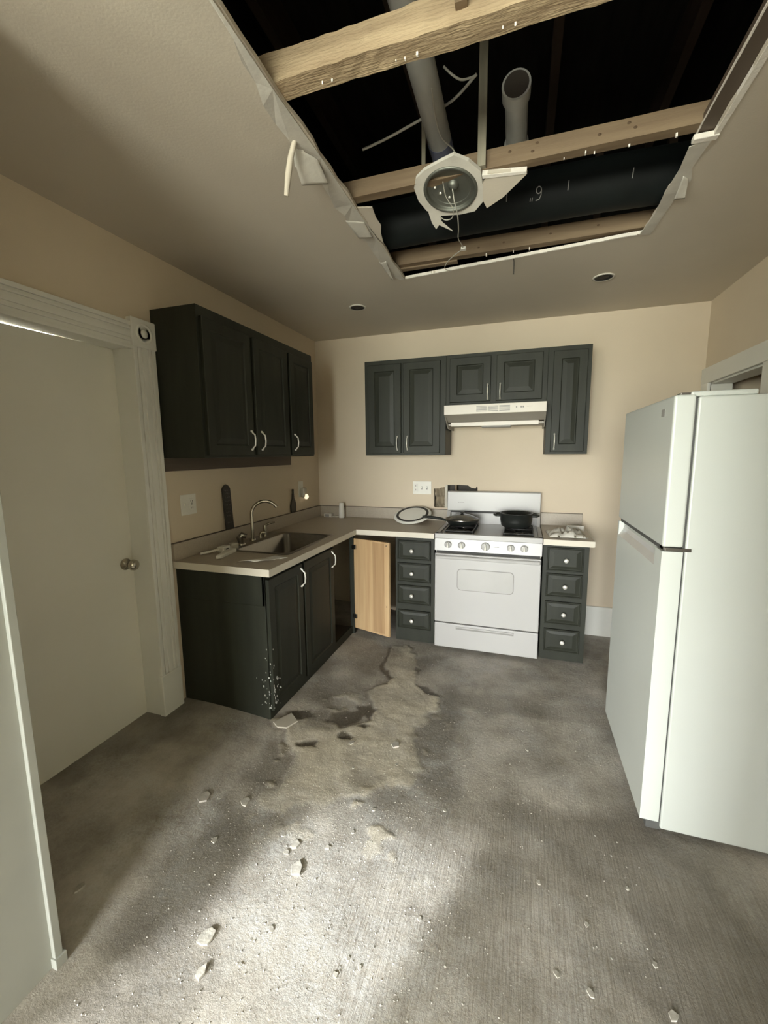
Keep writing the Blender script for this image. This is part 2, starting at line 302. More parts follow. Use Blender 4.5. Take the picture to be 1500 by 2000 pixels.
# ------------------------------------------------------------------ room shell
struct(MB().box(-2.2, 4.4, -8.7, -3.2, -0.1, -0.002).build('floor_front_room', 'floorfr'))
def tear(a, c, n, amp, seed):                  # jagged polyline between two points
    r = random.Random(seed); out = []
    for i in range(n):
        t = i / n; nx_, ny_ = -(c[1] - a[1]), (c[0] - a[0]); l = math.hypot(nx_, ny_); k = r.uniform(-amp, amp) if i else 0
        out.append((a[0] + (c[0] - a[0]) * t + nx_ / l * k, a[1] + (c[1] - a[1]) * t + ny_ / l * k))
    return out
hole = tear((1.172, -3.02), (1.172, -1.086), 26, 0.006, 1) + tear((1.172, -1.086), (2.399, -1.215), 22, 0.005, 2) + tear((2.399, -1.215), (2.42, -1.84), 12, 0.008, 3) + tear((2.455, -1.845), (2.462, -3.02), 16, 0.008, 4) + [(2.462, -3.02)]
ceiling = struct(MB().holed(rect(-0.02, 3.13, -3.06, 0.02), [hole], FXY, H, H + 0.014).build('ceiling', 'ceil'), 'taupe drywall ceiling with a large torn opening')
whole = [(1.142, 1.04), (1.150, 1.03), (1.30, 1.03), (1.30, 1.10), (1.52, 1.10), (1.523, 1.21), (1.515, 1.225), (1.505, 1.205), (1.47, 1.21), (1.44, 1.232), (1.36, 1.236), (1.245, 1.232), (1.235, 1.212), (1.20, 1.208), (1.19, 1.200), (1.140, 1.198), (1.143, 1.12)]
struct(MB().holed(rect(-0.02, 3.13, -0.02, H + 0.014), [whole], FXZ, 0.0, 0.014).build('wall_back', 'wall'), 'beige back wall with a broken opening behind the range')
struct(MB().holed([(-3.06, -0.02), (-2.78, -0.02), (-2.78, 2.06), (-2.005, 2.06), (-2.005, -0.02), (0.02, -0.02), (0.02, H + 0.01), (-3.06, H + 0.01)], [], FYZ, -0.16, 0.0).build('wall_left', 'wall'))
struct(MB().holed([(-3.06, -0.02), (-0.85, -0.02), (-0.85, 1.98), (-0.13, 1.98), (-0.13, -0.02), (0.02, -0.02), (0.02, H + 0.01), (-3.06, H + 0.01)], [], FYZ, 3.1115, 3.23).build('wall_right', 'wall'))
struct(MB().holed([(-2.2, -0.12), (0.615, -0.12), (0.615, 2.552), (2.30, 2.552), (2.30, -0.12), (4.4, -0.12), (4.4, H + 0.03), (-2.2, H + 0.03)], [], FXZ, -3.2, -3.04).build('wall_front', 'wall'))
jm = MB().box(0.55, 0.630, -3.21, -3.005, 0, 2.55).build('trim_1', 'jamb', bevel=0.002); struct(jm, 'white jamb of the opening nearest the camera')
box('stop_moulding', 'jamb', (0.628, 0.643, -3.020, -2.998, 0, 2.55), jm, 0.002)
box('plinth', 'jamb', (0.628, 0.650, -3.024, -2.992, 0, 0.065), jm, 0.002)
# front room behind the camera with its two windows and an added side one
wl = [rect(x0, x1, z0, z1) for x0, x1, z0, z1 in WINDOWS]
struct(MB().holed(rect(-2.2, 4.4, -0.1, 2.7), wl, FXZ, YR - 0.1, YR).build('wall_rear', 'wallfr'))
struct(MB().holed(rect(-8.6, -3.1, -0.1, 2.7), [rect(*FILL_WIN)], FYZ, -2.2, -2.1).build('wall_front_room_left', 'wallfr')); struct(box('wall_front_room_right', 'wallfr', (4.3, 4.4, -8.6, -3.1, -0.1, 2.7)))
struct(box('ceiling_front_room', 'wallfr', (-2.2, 4.4, -8.6, -3.05, 2.571, 2.67)))
for i, (x0, x1, z0, z1) in enumerate(WINDOWS):
    wf = MB(); t = 0.035
    for a in ((x0, x0 + t, z0, z1), (x1 - t, x1, z0, z1), (x0, x1, z0, z0 + t), (x0, x1, z1 - t, z1)): wf.box(a[0], a[1], YR - 0.08, YR - 0.04, a[2], a[3])
    wn = struct(wf.build('window_%d' % (i + 1), 'trimw')); box('meeting_rail', 'trimw', (x0, x1, YR - 0.075, YR - 0.045, (z0 + z1) / 2 - 0.015, (z0 + z1) / 2 + 0.015), wn)
wf = MB(); t = 0.035; ly0, ly1, lz0, lz1 = FILL_WIN
for a in ((ly0, ly0 + t, lz0, lz1), (ly1 - t, ly1, lz0, lz1), (ly0, ly1, lz0, lz0 + t), (ly0, ly1, lz1 - t, lz1), ((ly0 + ly1) / 2 - t / 2, (ly0 + ly1) / 2 + t / 2, lz0, lz1)): wf.box(-2.17, -2.13, a[0], a[1], a[2], a[3])
struct(wf.build('window_3', 'trimw'))  # frame of the side window added as a light source from the left
# attic void
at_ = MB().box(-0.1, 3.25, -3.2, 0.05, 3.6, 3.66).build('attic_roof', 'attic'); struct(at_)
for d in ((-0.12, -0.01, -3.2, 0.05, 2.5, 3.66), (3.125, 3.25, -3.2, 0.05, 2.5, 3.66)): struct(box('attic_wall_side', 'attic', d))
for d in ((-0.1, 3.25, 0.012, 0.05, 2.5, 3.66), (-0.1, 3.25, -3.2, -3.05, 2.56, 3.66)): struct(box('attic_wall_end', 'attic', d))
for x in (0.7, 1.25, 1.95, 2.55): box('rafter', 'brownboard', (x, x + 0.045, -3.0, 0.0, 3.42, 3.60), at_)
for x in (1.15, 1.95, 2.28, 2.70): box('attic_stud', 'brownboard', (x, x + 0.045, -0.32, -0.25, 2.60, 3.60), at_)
# the space behind the broken wall and behind the right-hand doorway
struct(box('wall_cavity', 'cabin', (1.0, 1.7, 0.10, 0.13, 0.9, 1.4)), 'dark wall cavity')
for d in ((1.0, 1.7, 0.014, 0.12, 0.88, 0.90), (1.0, 1.7, 0.014, 0.12, 1.40, 1.42)): struct(box('wall_cavity_edge', 'cabin', d))
for x in (0.98, 1.70): struct(box('wall_cavity_side', 'cabin', (x, x + 0.02, 0.014, 0.13, 0.88, 1.42)))
sp_ = MB().box(4.3, 4.4, -1.6, 0.1, -0.1, 2.6).box(3.12, 4.4, 0.0, 0.1, -0.1, 2.6).box(3.2, 4.4, -1.6, -1.5, -0.1, 2.6).box(3.2, 4.4, -1.6, 0.1, 2.5, 2.6).box(3.1, 4.4, -1.6, 0.1, -0.1, -0.01).build('wall_side_room', 'wall'); struct(sp_)
# baseboard on the back wall beyond the base cabinet
bb = struct(MB().box(2.36, 3.10, -0.018, 0.0, 0.0, 0.25).build('baseboard_back', 'trimw', bevel=0.004))
struct(MB().box(3.093, 3.1115, -1.2, -0.95, 0.0, 0.2).build('baseboard_right', 'trimw', bevel=0.004))
# right doorway casing
dc = struct(MB().box(3.09, 3.1115, -0.125, -0.01, 0, 2.09).build('trim_2', 'trimw', bevel=0.004), 'white casing of the doorway behind the refrigerator')
box('head_casing', 'trimw', (3.088, 3.1115, -0.97, -0.01, 1.98, 2.09), dc, 0.004); box('side_casing', 'trimw', (3.09, 3.1115, -0.97, -0.84, 0, 1.98), dc, 0.004)
box('jamb', 'trimw', (3.1115, 3.235, -0.133, -0.118, 0, 1.985), dc); box('jamb', 'trimw', (3.1115, 3.235, -0.862, -0.845, 0, 1.985), dc); box('head_jamb', 'trimw', (3.1115, 3.235, -0.86, -0.12, 1.968, 1.985), dc)
# left door, casing and jamb
tr = empty('trim_3', (0, -2.0, 0.06)); struct(tr, 'white fluted door casing with corner block beside the cabinets')
def casing(y0, y1, name, z0, z1):
    c = MB().box(0.0, 0.022, y0, y1, z0, z1); w_ = y1 - y0
    o = c.build(name, 'trimw', tr, 0.003)
    for a, bb_, h in ((0.00, 0.16, 0.030), (0.22, 0.30, 0.028), (0.40, 0.60, 0.027), (0.70, 0.78, 0.028), (0.84, 1.0, 0.030)):
        box('fillet', 'trimw', (0.02, h + 0.002, y0 + a * w_, y0 + bb_ * w_, z0 + 0.0, z1), o, 0.002)
    return o
casing(-2.018, -1.885, 'side_casing', 0.30, 2.06); casing(-2.91, -2.78, 'side_casing', 0.30, 2.06)
for y0 in (-2.022, -2.914): box('plinth_block', 'trimw', (0, 0.034, y0, y0 + 0.14, 0.03, 0.30), tr, 0.004)
hc = MB().box(0.0, 0.022, -2.78, -2.018, 2.04, 2.17).build('head_casing', 'trimw', tr, 0.003)
for a, b2, h in ((2.04, 2.056, 0.032), (2.075, 2.085, 0.030), (2.095, 2.12, 0.029), (2.13, 2.14, 0.030), (2.15, 2.17, 0.032)): box('fillet', 'trimw', (0.02, h, -2.78, -2.018, a, b2), hc, 0.002)
for y0 in (-2.024, -2.914):
    cb = box('corner_block', 'trimw', (0, 0.036, y0, y0 + 0.146, 2.055, 2.195), tr, 0.005)
    MB().lathe([(0.05, 0), (0.048, 0.005), (0.040, 0.005), (0.036, 0.0), (0.020, 0.0), (0.016, 0.006), (0.0, 0.008)], 28, Matrix.Translation((0.036, y0 + 0.073, 2.125)) @ Matrix.Rotation(math.pi / 2, 4, 'Y')).build('rosette', 'trimw', cb)
box('jamb', 'trimw', (-0.165, 0.004, -2.018, -2.002, 0.03, 2.06), tr); box('jamb', 'trimw', (-0.165, 0.004, -2.785, -2.77, 0.03, 2.06), tr); box('head_jamb', 'trimw', (-0.115, 0.004, -2.785, -2.002, 2.048, 2.064), tr)
dr = MB().prism([(-2.772, 0.058), (-2.004, 0.058), (-2.004, 2.049), (-2.20, 2.047), (-2.772, 2.040)], FYZ, -0.14, -0.105).build('door_1', 'doorw', bevel=0.002); struct(dr, 'flat white door with a round metal knob')
kn = MB().lathe([(0.0, 0.0), (0.030, 0.0), (0.031, 0.006), (0.013, 0.010), (0.011, 0.034), (0.022, 0.042), (0.029, 0.054), (0.027, 0.068), (0.016, 0.076), (0.0, 0.077)], 24, Matrix.Translation((-0.105, -2.064, 0.943)) @ Matrix.Rotation(math.pi / 2, 4, 'Y')).build('door_knob', 'nickel', dr); kn['label'] = 'round satin metal door knob'
# ------------------------------------------------------------------ cabinets
def panel_door(parent, x0, x1, z0, z1, yf, handle=None, knob=None, name='door', flat=False, t=0.019):
    """door standing proud of the face at y=yf (local), front towards -y"""
    y = yf - t; w_ = min(0.055, (x1 - x0) * 0.26); wz = min(w_, (z1 - z0) * 0.26)
    if flat: w_ = wz = 0.006
    loops = [(0, 0, yf), (0, 0, y + 0.003), (0.003, 0.003, y), (w_, wz, y), (w_ + 0.006, wz + 0.006, y + 0.007)]
    m = MB(); v = []; f = []
    for a, az, yy in loops: v += [(x0 + a, yy, z0 + az), (x1 - a, yy, z0 + az), (x1 - a, yy, z1 - az), (x0 + a, yy, z1 - az)]
    for i in range(len(loops) - 1):
        for k in range(4): f.append((4 * i + k, 4 * i + (k + 1) % 4, 4 * i + 4 + (k + 1) % 4, 4 * i + 4 + k))
    f.append((16, 17, 18, 19)); f.append((0, 3, 2, 1)); d = m.add(v, f).build(name, 'cab', parent, local=True)
    a = w_ + 0.010; az = wz + 0.010; c = min(0.03, (x1 - x0) * 0.12); cz = min(c, (z1 - z0) * 0.12); yy = y + 0.0065
    v = [(x0 + a, yy, z0 + az), (x1 - a, yy, z0 + az), (x1 - a, yy, z1 - az), (x0 + a, yy, z1 - az)]; yt = y + 0.001
    v += [(x0 + a + c, yt, z0 + az + cz), (x1 - a - c, yt, z0 + az + cz), (x1 - a - c, yt, z1 - az - cz), (x0 + a + c, yt, z1 - az - cz)]
    f = [(k, (k + 1) % 4, 4 + (k + 1) % 4, 4 + k) for k in range(4)] + [(4, 5, 6, 7), (3, 2, 1, 0)]
    MB().add(v, f).build('raised_panel', 'cab', d, local=True)
    if handle:
        hx, hz = handle; L = 0.055
        MB().tube([(hx, y, hz - L), (hx, y - 0.006, hz - L), (hx, y - 0.013, hz - L + 0.012), (hx, y - 0.026, hz - L + 0.022), (hx, y - 0.030, hz), (hx, y - 0.026, hz + L - 0.022), (hx, y - 0.013, hz + L - 0.012), (hx, y - 0.006, hz + L), (hx, y, hz + L)], [0.007, 0.006, 0.0045, 0.0045, 0.005, 0.0045, 0.0045, 0.006, 0.007], 8).build('handle', 'pull', d, local=True)['label'] = 'bright metal bow handle'
    if knob:
        MB().lathe([(0.006, 0), (0.006, 0.012), (0.014, 0.018), (0.016, 0.024), (0.011, 0.030), (0.0, 0.031)], 16, Matrix.Translation((knob[0], y, knob[1])) @ Matrix.Rotation(math.pi / 2, 4, 'X')).build('knob', 'pull', d, local=True)['label'] = 'small bright metal knob'
    return d
def cabinet(name, label, loc, rz, w_, z0, z1, depth, group, doors=(), drawers=(), body=True):
    r = empty(name, loc, rz); tag(r, label, 'cabinet', group)
    MB().box(0, w_, -depth, -0.002, z0, z1).build('body', 'cab', r, 0.0015, local=True)
    for (x0, x1, a, b, h) in doors: panel_door(r, x0, x1, a, b, -depth, handle=h)
    for (x0, x1, a, b, k) in drawers: panel_door(r, x0, x1, a, b, -depth, knob=k, name='drawer', flat=True)
    return r
GU = 'dark upper wall cabinets'; GB = 'dark base cabinets'
# left wall (local x runs away from the camera)
y0 = -1.875
cabinet('wall_cabinet', 'dark double-door wall cabinet on the left wall beside the door casing', (0, y0, 0), math.pi / 2, 0.855, 1.498, 2.269, 0.295, GU,
        doors=[(0.02, 0.415, 1.512, 2.215, (0.385, 1.600)), (0.45, 0.835, 1.512, 2.215, (0.492, 1.600))])
cabinet('wall_cabinet', 'narrow single-door dark wall cabinet above the dark bottle shape', (0, -1.019, 0), math.pi / 2, 0.37, 1.498, 2.269, 0.295, GU,
        doors=[(0.012, 0.345, 1.512, 2.215, (0.045, 1.600))])
tag(box('wall_board', 'brownboard', (0.002, 0.022, -1.87, -0.545, 1.426, 1.497), bevel=0.001), 'brown wooden strip on the wall under the left wall cabinets', 'board')
# back wall
cabinet('wall_cabinet', 'dark double-door wall cabinet left of the range hood', (0.605, 0, 0), 0, 0.685, 1.498, 2.269, 0.295, GU,
        doors=[(0.035, 0.318, 1.515, 2.235, (0.288, 1.597)), (0.336, 0.640, 1.515, 2.235, (0.374, 1.597))])
cabinet('wall_cabinet', 'short dark double-door wall cabinet directly above the range hood', (1.291, 0, 0), 0, 0.748, 1.872, 2.269, 0.295, GU,
        doors=[(0.030, 0.342, 1.905, 2.240, (0.322, 1.975)), (0.384, 0.712, 1.905, 2.240, (0.414, 1.975))])
cabinet('wall_cabinet', 'narrow dark single-door wall cabinet right of the range hood', (2.040, 0, 0), 0, 0.289, 1.498, 2.269, 0.295, GU,
        doors=[(0.035, 0.262, 1.515, 2.235, (0.062, 1.590))])
# base cabinets
sb = empty('base_cabinet', (0, -1.836, 0), math.pi / 2)
tag(sb, 'dark L-shaped sink base cabinet with scuffed corner and one door open', 'cabinet', GB)
bz = 0.02
MB().box(0, 0.835, -0.592, -0.002, bz, 0.70).box(0, 0.835, -0.592, -0.575, 0.70, 0.874).box(0, 0.018, -0.592, -0.002, 0.70, 0.874).build('body', 'cab', sb, 0.002, local=True)
MB().box(0.835, 1.22, -0.592, -0.575, bz, 0.10).box(0.835, 1.22, -0.592, -0.575, 0.845, 0.874).box(0.835, 0.86, -0.592, -0.575, 0.10, 0.845).box(1.205, 1.235, -0.61, -0.575, bz, 0.874).build('corner_frame', 'cab', sb, 0.001, local=True)
MB().box(0.835, 1.83, -0.03, -0.002, bz, 0.874).box(0.835, 1.22, -0.57, -0.03, 0.06, 0.085).build('corner_interior', 'cabin', sb, local=True)
panel_door(sb, 0.012, 0.382, 0.085, 0.845, -0.592, handle=(0.360, 0.760))
panel_door(sb, 0.402, 0.832, 0.085, 0.845, -0.592, handle=(0.802, 0.765))
# open corner door: hinged at the inner corner, raw plywood inside face
hp = Vector((0.612, -0.625)); ang = math.radians(-17); dv = Vector((math.cos(ang), math.sin(ang))); nv = Vector((-dv.y, dv.x))
def dpt(a, b, z): q = hp + dv * a + nv * b; return (q.x, q.y, z)
def dbox(m, a0, a1, b0, b1, z0, z1):
    v = [dpt(a, b, z) for z in (z0, z1) for b in (b0, b1) for a in (a0, a1)]
    return m.add(v, [(0, 2, 3, 1), (4, 5, 7, 6), (0, 1, 5, 4), (2, 6, 7, 3), (0, 4, 6, 2), (1, 3, 7, 5)])
od = dbox(MB(), 0, 0.345, 0.0, 0.019, 0.085, 0.84).build('open_door', 'ply', sb, 0.001); od['label'] = 'open cabinet door showing raw tan plywood'
dbox(MB(), 0.19, 0.30, -0.0015, 0.0, 0.10, 0.83).build('plywood_strip', 'plyd', od)
for z in (0.19, 0.77):
    h = dbox(MB(), -0.012, 0.028, -0.014, 0.0, z - 0.018, z + 0.018); dbox(h, -0.03, 0.0, -0.010, 0.004, z - 0.012, z + 0.012); h.build('hinge', 'steel', od, 0.003)
for a, z in ((0.32, 0.815), (0.32, 0.33)): MB().lathe([(0.004, 0), (0.004, 0.003), (0, 0.003)], 8, Matrix.Translation(dpt(a, 0, z)) @ Matrix.Rotation(math.pi / 2, 4, 'X')).build('screw', 'dark', od)
db = cabinet('base_cabinet', 'dark four-drawer base cabinet between the open door and the range', (0.955, 0, 0), 0, 0.312, 0.02, 0.874, 0.592, GB,
        drawers=[(0.02, 0.285, z - 0.075, z + 0.078, (0.14, z)) for z in (0.765, 0.585, 0.405, 0.200)])
cabinet('base_cabinet', 'narrow dark four-drawer base cabinet right of the range', (2.045, 0, 0), 0, 0.297, 0.02, 0.874, 0.592, GB,
        drawers=[(0.028, 0.262, z - 0.082, z + 0.085, (0.15, z)) for z in (0.768, 0.580, 0.378, 0.172)])
# splashes on the scuffed corner of the sink base
sc_ = MB(); rs = random.Random(5)
for i in range(70):
    z = 0.06 + abs(rs.gauss(0.0, 0.14)) + 0.04; 
    if z > 0.5: continue
    a = abs(rs.gauss(0, 0.03)); s = rs.uniform(0.0008, 0.0028)
    if rs.random() < 0.5: sc_.box(0.607 - a - s, 0.607 - a + s, -1.8375, -1.836, z - s * 2, z + s * 2)
    else: sc_.box(0.5915, 0.6125, -1.822 + a - s, -1.822 + a + s, z - s * 2, z + s * 2)
so = sc_.build('paint_splatter', 'chalk', sb); so['kind'] = 'stuff'
# worktops
c0, c1 = 0.876, 0.914
wt = MB(); sx0, sx1, sy0, sy1 = 0.065, 0.545, -1.515, -0.905          # sink cut-out
wt.box(0.0, 0.64, -1.856, sy0, c0, c1).box(0.0, sx0, sy0, sy1, c0, c1).box(sx1, 0.64, sy0, sy1, c0, c1).box(0.0, 0.64, sy1, -0.635, c0, c1).box(0.0, 1.272, -0.635, 0.0, c0, c1)
top = wt.build('worktop', 'lam'); tag(top, 'L-shaped grey laminate worktop with a pale edge around the sink', 'worktop')
MB().box(0.0, 0.642, -1.859, -1.856, c0 - 0.002, c1).box(0.640, 0.643, -1.859, -0.638, c0 - 0.002, c1).box(0.640, 1.272, -0.638, -0.635, c0 - 0.002, c1).build('edge_band', 'lamedge', top)
bs = MB().box(0, 0.02, -1.856, 0, c1, 1.014).box(0.02, 1.272, -0.02, 0, c1, 1.014).build('backsplash', 'lam', top, 0.002)
MB().box(0, 0.021, -1.857, 0, 1.0135, 1.0165).box(0.02, 1.272, -0.021, 0, 1.0135, 1.0165).build('backsplash_cap', 'brownboard', bs)
rt = MB().box(2.042, 2.365, -0.635, 0.0, c0, c1).build('worktop', 'lam'); tag(rt, 'short grey laminate worktop to the right of the range', 'worktop')
MB().box(2.042, 2.368, -0.638, -0.635, c0 - 0.002, c1).box(2.365, 2.368, -0.635, 0, c0 - 0.002, c1).build('edge_band', 'lamedge', rt)
b2 = MB().box(2.042, 2.36, -0.02, 0, c1, 1.014).build('backsplash', 'lam', rt, 0.002); MB().box(2.042, 2.362, -0.021, 0, 1.0135, 1.0165).build('backsplash_cap', 'brownboard', b2)
# ------------------------------------------------------------------ sink and faucet
sk = empty('sink', (0.305, -1.21, 0.914)); tag(sk, 'stainless steel drop-in sink in the worktop', 'sink')
def rrect(x0, x1, y0, y1, r, n=6):
    out = []
    for cx_, cy_, a0 in ((x1 - r, y1 - r, 0), (x0 + r, y1 - r, 90), (x0 + r, y0 + r, 180), (x1 - r, y0 + r, 270)):
        for k in range(n + 1):
            a = math.radians(a0 + 90 * k / n); out.append((cx_ + r * math.cos(a), cy_ + r * math.sin(a)))
    return out
def loopskin(m, loops, close_last=True, smooth=True):
    n = len(loops[0]); v = [p for l in loops for p in l]
    f = [(i * n + k, i * n + (k + 1) % n, (i + 1) * n + (k + 1) % n, (i + 1) * n + k) for i in range(len(loops) - 1) for k in range(n)]
    if close_last: f.append(tuple((len(loops) - 1) * n + k for k in range(n)))
    return m.add(v, f, smooth)
L = [[(x, y, z) for x, y in rrect(*a)] for a, z in (((0.045, 0.572, -1.548, -0.882, 0.03), 0.9145), ((0.047, 0.570, -1.546, -0.884, 0.03), 0.918), ((0.165, 0.548, -1.520, -0.910, 0.05), 0.918), ((0.170, 0.543, -1.515, -0.915, 0.05), 0.912), ((0.182, 0.532, -1.500, -0.930, 0.05), 0.735), ((0.22, 0.49, -1.46, -0.97, 0.05), 0.722))]
loopskin(MB(), L).build('basin', 'steel', sk)
MB().lathe([(0.0, 0.727), (0.035, 0.727), (0.042, 0.724)], 24, Matrix.Translation((0.355, -1.21, 0))).build('drain', 'nickel', sk)
fc = empty('faucet', (0.10, -1.19, 0.918)); tag(fc, 'brushed nickel gooseneck faucet with side lever at the sink', 'faucet')
bx_, by_ = 0.10, -1.235
pts = [(bx_, by_, 0.918), (bx_, by_, 1.02), (bx_, by_, 1.10)]
dirx, diry = 0.86, 0.51
for k in range(1, 13):
    a = math.pi * (1 - k / 14.5); R_ = 0.092; q = R_ + R_ * math.cos(a); pts.append((bx_ + dirx * q, by_ + diry * q, 1.10 + R_ * math.sin(a)))
MB().tube(pts, 0.0115, 14).build('spout', 'nickel', fc)
MB().lathe([(0.022, 0.918), (0.022, 0.925), (0.015, 0.932), (0.0, 0.932)], 20, Matrix.Translation((bx_, by_, 0))).build('spout_base', 'nickel', fc)
hx, hy = 0.10, -1.085
MB().tube([(hx, hy, 0.918), (hx, hy, 1.00)], [0.017, 0.015], 14).build('valve_body', 'nickel', fc)
MB().tube([(hx, hy, 0.998), (hx + 0.02, hy + 0.02, 1.010), (hx + 0.055, hy + 0.05, 1.018)], [0.010, 0.008, 0.006], 10).build('lever', 'nickel', fc)
sd = MB().tube([(0.10, -1.145, 0.918), (0.10, -1.145, 0.945), (0.112, -1.14, 0.958), (0.135, -1.13, 0.955)], [0.014, 0.012, 0.011, 0.010], 12).build('soap_dispenser', 'nickel'); tag(sd, 'small nickel soap dispenser between the spout and lever', 'dispenser')
sv = empty('sprayer', (0.115, -1.385, 0.918)); tag(sv, 'dark chrome side sprayer left of the faucet spout', 'sprayer')
MB().lathe([(0.03, 0.918), (0.03, 0.926), (0.020, 0.934), (0.0, 0.934)], 20, Matrix.Translation((0.115, -1.385, 0))).build('sprayer_base', 'nickel', sv)
MB().tube([(0.115, -1.385, 0.93), (0.112, -1.39, 0.965), (0.128, -1.385, 0.985), (0.150, -1.37, 0.975)], [0.018, 0.024, 0.022, 0.014], 14).build('spray_head', 'steel', sv)
# ------------------------------------------------------------------ gas range
RX0, RX1 = 1.276, 2.038
rg = empty('gas_range', (1.657, -0.33, 0)); tag(rg, 'white freestanding gas range with oven window and backguard', 'range')
MB().box(RX0 + 0.004, RX1 - 0.004, -0.60, -0.03, 0.03, 0.885).build('body', 'enamel', rg, 0.003)
for x in (RX0 + 0.05, RX1 - 0.05):
    for y in (-0.55, -0.10): MB().tube([(x, y, 0), (x, y, 0.04)], 0.018, 10).build('foot', 'grey', rg)
ck = MB().box(RX0, RX1, -0.635, -0.625, 0.880, 0.918).box(RX0, RX0 + 0.03, -0.63, -0.06, 0.885, 0.918).box(RX1 - 0.03, RX1, -0.63, -0.06, 0.885, 0.918).box(RX0, RX1, -0.63, -0.59, 0.885, 0.918).box(RX0 + 0.02, RX1 - 0.02, -0.60, -0.05, 0.885, 0.908).build('cooktop', 'enamel', rg, 0.004)
bgd = MB().prism([(-0.085, 1.02), (-0.085, 1.180), (-0.075, 1.186), (-0.02, 1.186), (-0.02, 0.90), (-0.055, 0.90), (-0.055, 1.015)], lambda a, b, t: (t, a, b), RX0 + 0.002, RX1 - 0.002).build('backguard', 'enamel', rg, 0.003)
MB().box(RX0 + 0.012, RX1 - 0.012, -0.088, -0.062, 1.004, 1.018).build('vent_slot', 'dark', bgd)
em = MB().box(1.372, 1.378, -0.0865, -0.0845, 1.088, 1.095)
for i in range(7): em.box(1.382 + i * 0.0055, 1.386 + i * 0.0055, -0.0862, -0.0845, 1.0895, 1.0930)
em.build('maker_mark', 'grey', bgd)
for s, x in ((1, RX0 + 0.002), (-1, RX1 - 0.002)): MB().prism([(-0.055, 1.02), (-0.085, 1.02), (-0.115, 0.97), (-0.15, 0.918), (-0.055, 0.918)], FYZ, x, x + s * 0.028).build('backguard_wing', 'enamel', bgd, 0.002)
cp = MB().prism([(-0.632, 0.880), (-0.642, 0.790), (-0.60, 0.785), (-0.60, 0.880)], FYZ, RX0 + 0.001, RX1 - 0.001).build('control_panel', 'enamel', rg, 0.002)
for i, x in enumerate((1.378, 1.478, 1.650, 1.826, 1.918)):
    r = 0.030 if i == 2 else 0.024; T = Matrix.Translation((x, -0.638, 0.836)) @ Matrix.Rotation(math.pi / 2 + 0.1, 4, 'X')
    k = MB().lathe([(0.0, 0.001), (r, 0.001), (r, 0.006), (r - 0.003, 0.009), (0, 0.009)], 28, T)
    k = k.build('knob', 'enamel', cp)
    MB().lathe([(r + 0.001, 0.0), (r + 0.003, 0.0), (r + 0.003, 0.003), (r + 0.001, 0.003), (r + 0.001, 0.0)], 28, T).build('knob_ring', 'grey', k)
    wv = [T @ Vector(p) for p in [(-0.011, -r * 0.85, 0.008), (0.011, -r * 0.85, 0.008), (0.004, r * 0.95, 0.008), (-0.004, r * 0.95, 0.008), (-0.007, -r * 0.75, 0.024), (0.007, -r * 0.75, 0.024), (0.002, r * 0.85, 0.024), (-0.002, r * 0.85, 0.024)]]
    MB().add(wv, [(0, 1, 2, 3), (7, 6, 5, 4), (0, 4, 5, 1), (1, 5, 6, 2), (2, 6, 7, 3), (3, 7, 4, 0)]).build('grip', 'white', k, 0.002)
tx = MB()
for i in range(5): tx.box(1.708 + i * 0.008, 1.713 + i * 0.008, -0.6405, -0.635, 0.834, 0.840)
tx.build('printed_marks', 'grey', cp)
ov = MB().box(RX0 + 0.004, RX1 - 0.004, -0.645, -0.602, 0.232, 0.768).build('oven_door', 'enamel', rg, 0.006)
MB().prism(rrect(1.449, 1.855, 0.494, 0.660, 0.03), FXZ, -0.6475, -0.644).build('window_trim', 'grey', ov)
MB().prism(rrect(1.454, 1.850, 0.499, 0.655, 0.027), FXZ, -0.6485, -0.645).build('oven_window', 'ovenglass', ov)
MB().prism([(-0.645, 0.728), (-0.668, 0.732), (-0.672, 0.748), (-0.664, 0.757), (-0.645, 0.757)], FYZ, RX0 + 0.012, RX1 - 0.012).build('door_handle', 'enamel', ov, 0.004)
MB().box(RX0 + 0.012, RX1 - 0.012, -0.61, -0.600, 0.768, 0.790).build('door_gap', 'dark', rg)
dw = MB().box(RX0 + 0.004, RX1 - 0.004, -0.643, -0.602, 0.030, 0.223).build('storage_drawer', 'enamel', rg, 0.006)
MB().box(1.444, 1.866, -0.6445, -0.640, 0.182, 0.204).build('drawer_pull', 'grey', dw, 0.002); MB().box(1.446, 1.864, -0.652, -0.642, 0.198, 0.206).build('pull_lip', 'enamel', dw, 0.002)
def grate(x0, x1, y0, y1, label):
    g = MB(); z = 0.928; r = 0.0055; n_ = 3
    for x in (x0, x1): g.tube([(x, y0, z), (x, y1, z)], r, 6)
    ym = (y0 + y1) / 2
    for y in (y0, ym, y1): g.tube([(x0, y, z), (x1, y, z)], r, 6)
    for x in (x0, x1):
        for y in (y0, ym, y1): g.tube([(x, y, 0.908), (x, y, z)], r, 6)
    for yc in ((y0 + ym) / 2, (ym + y1) / 2):
        xc = (x0 + x1) / 2
        for a in range(4):
            t = math.pi / 4 + a * math.pi / 2; g.tube([(xc + math.cos(t) * 0.035, yc + math.sin(t) * 0.035, z), (xc + (x1 - x0) / 2 * (1 if math.cos(t) > 0 else -1), yc + (y1 - y0) / 4 * (1 if math.sin(t) > 0 else -1), z)], r, 6)
    o = g.build('burner_grate', 'iron', rg); 
    MB().box(x0 - 0.01, x1 + 0.01, y0 - 0.01, y1 + 0.01, 0.9075, 0.9095).build('drip_pan', 'iron', o)
    for yc in ((y0 + ym) / 2, (ym + y1) / 2): MB().lathe([(0.036, 0.909), (0.036, 0.918), (0.028, 0.922), (0, 0.922)], 20, Matrix.Translation(((x0 + x1) / 2, yc, 0))).build('burner_cap', 'steel', o)
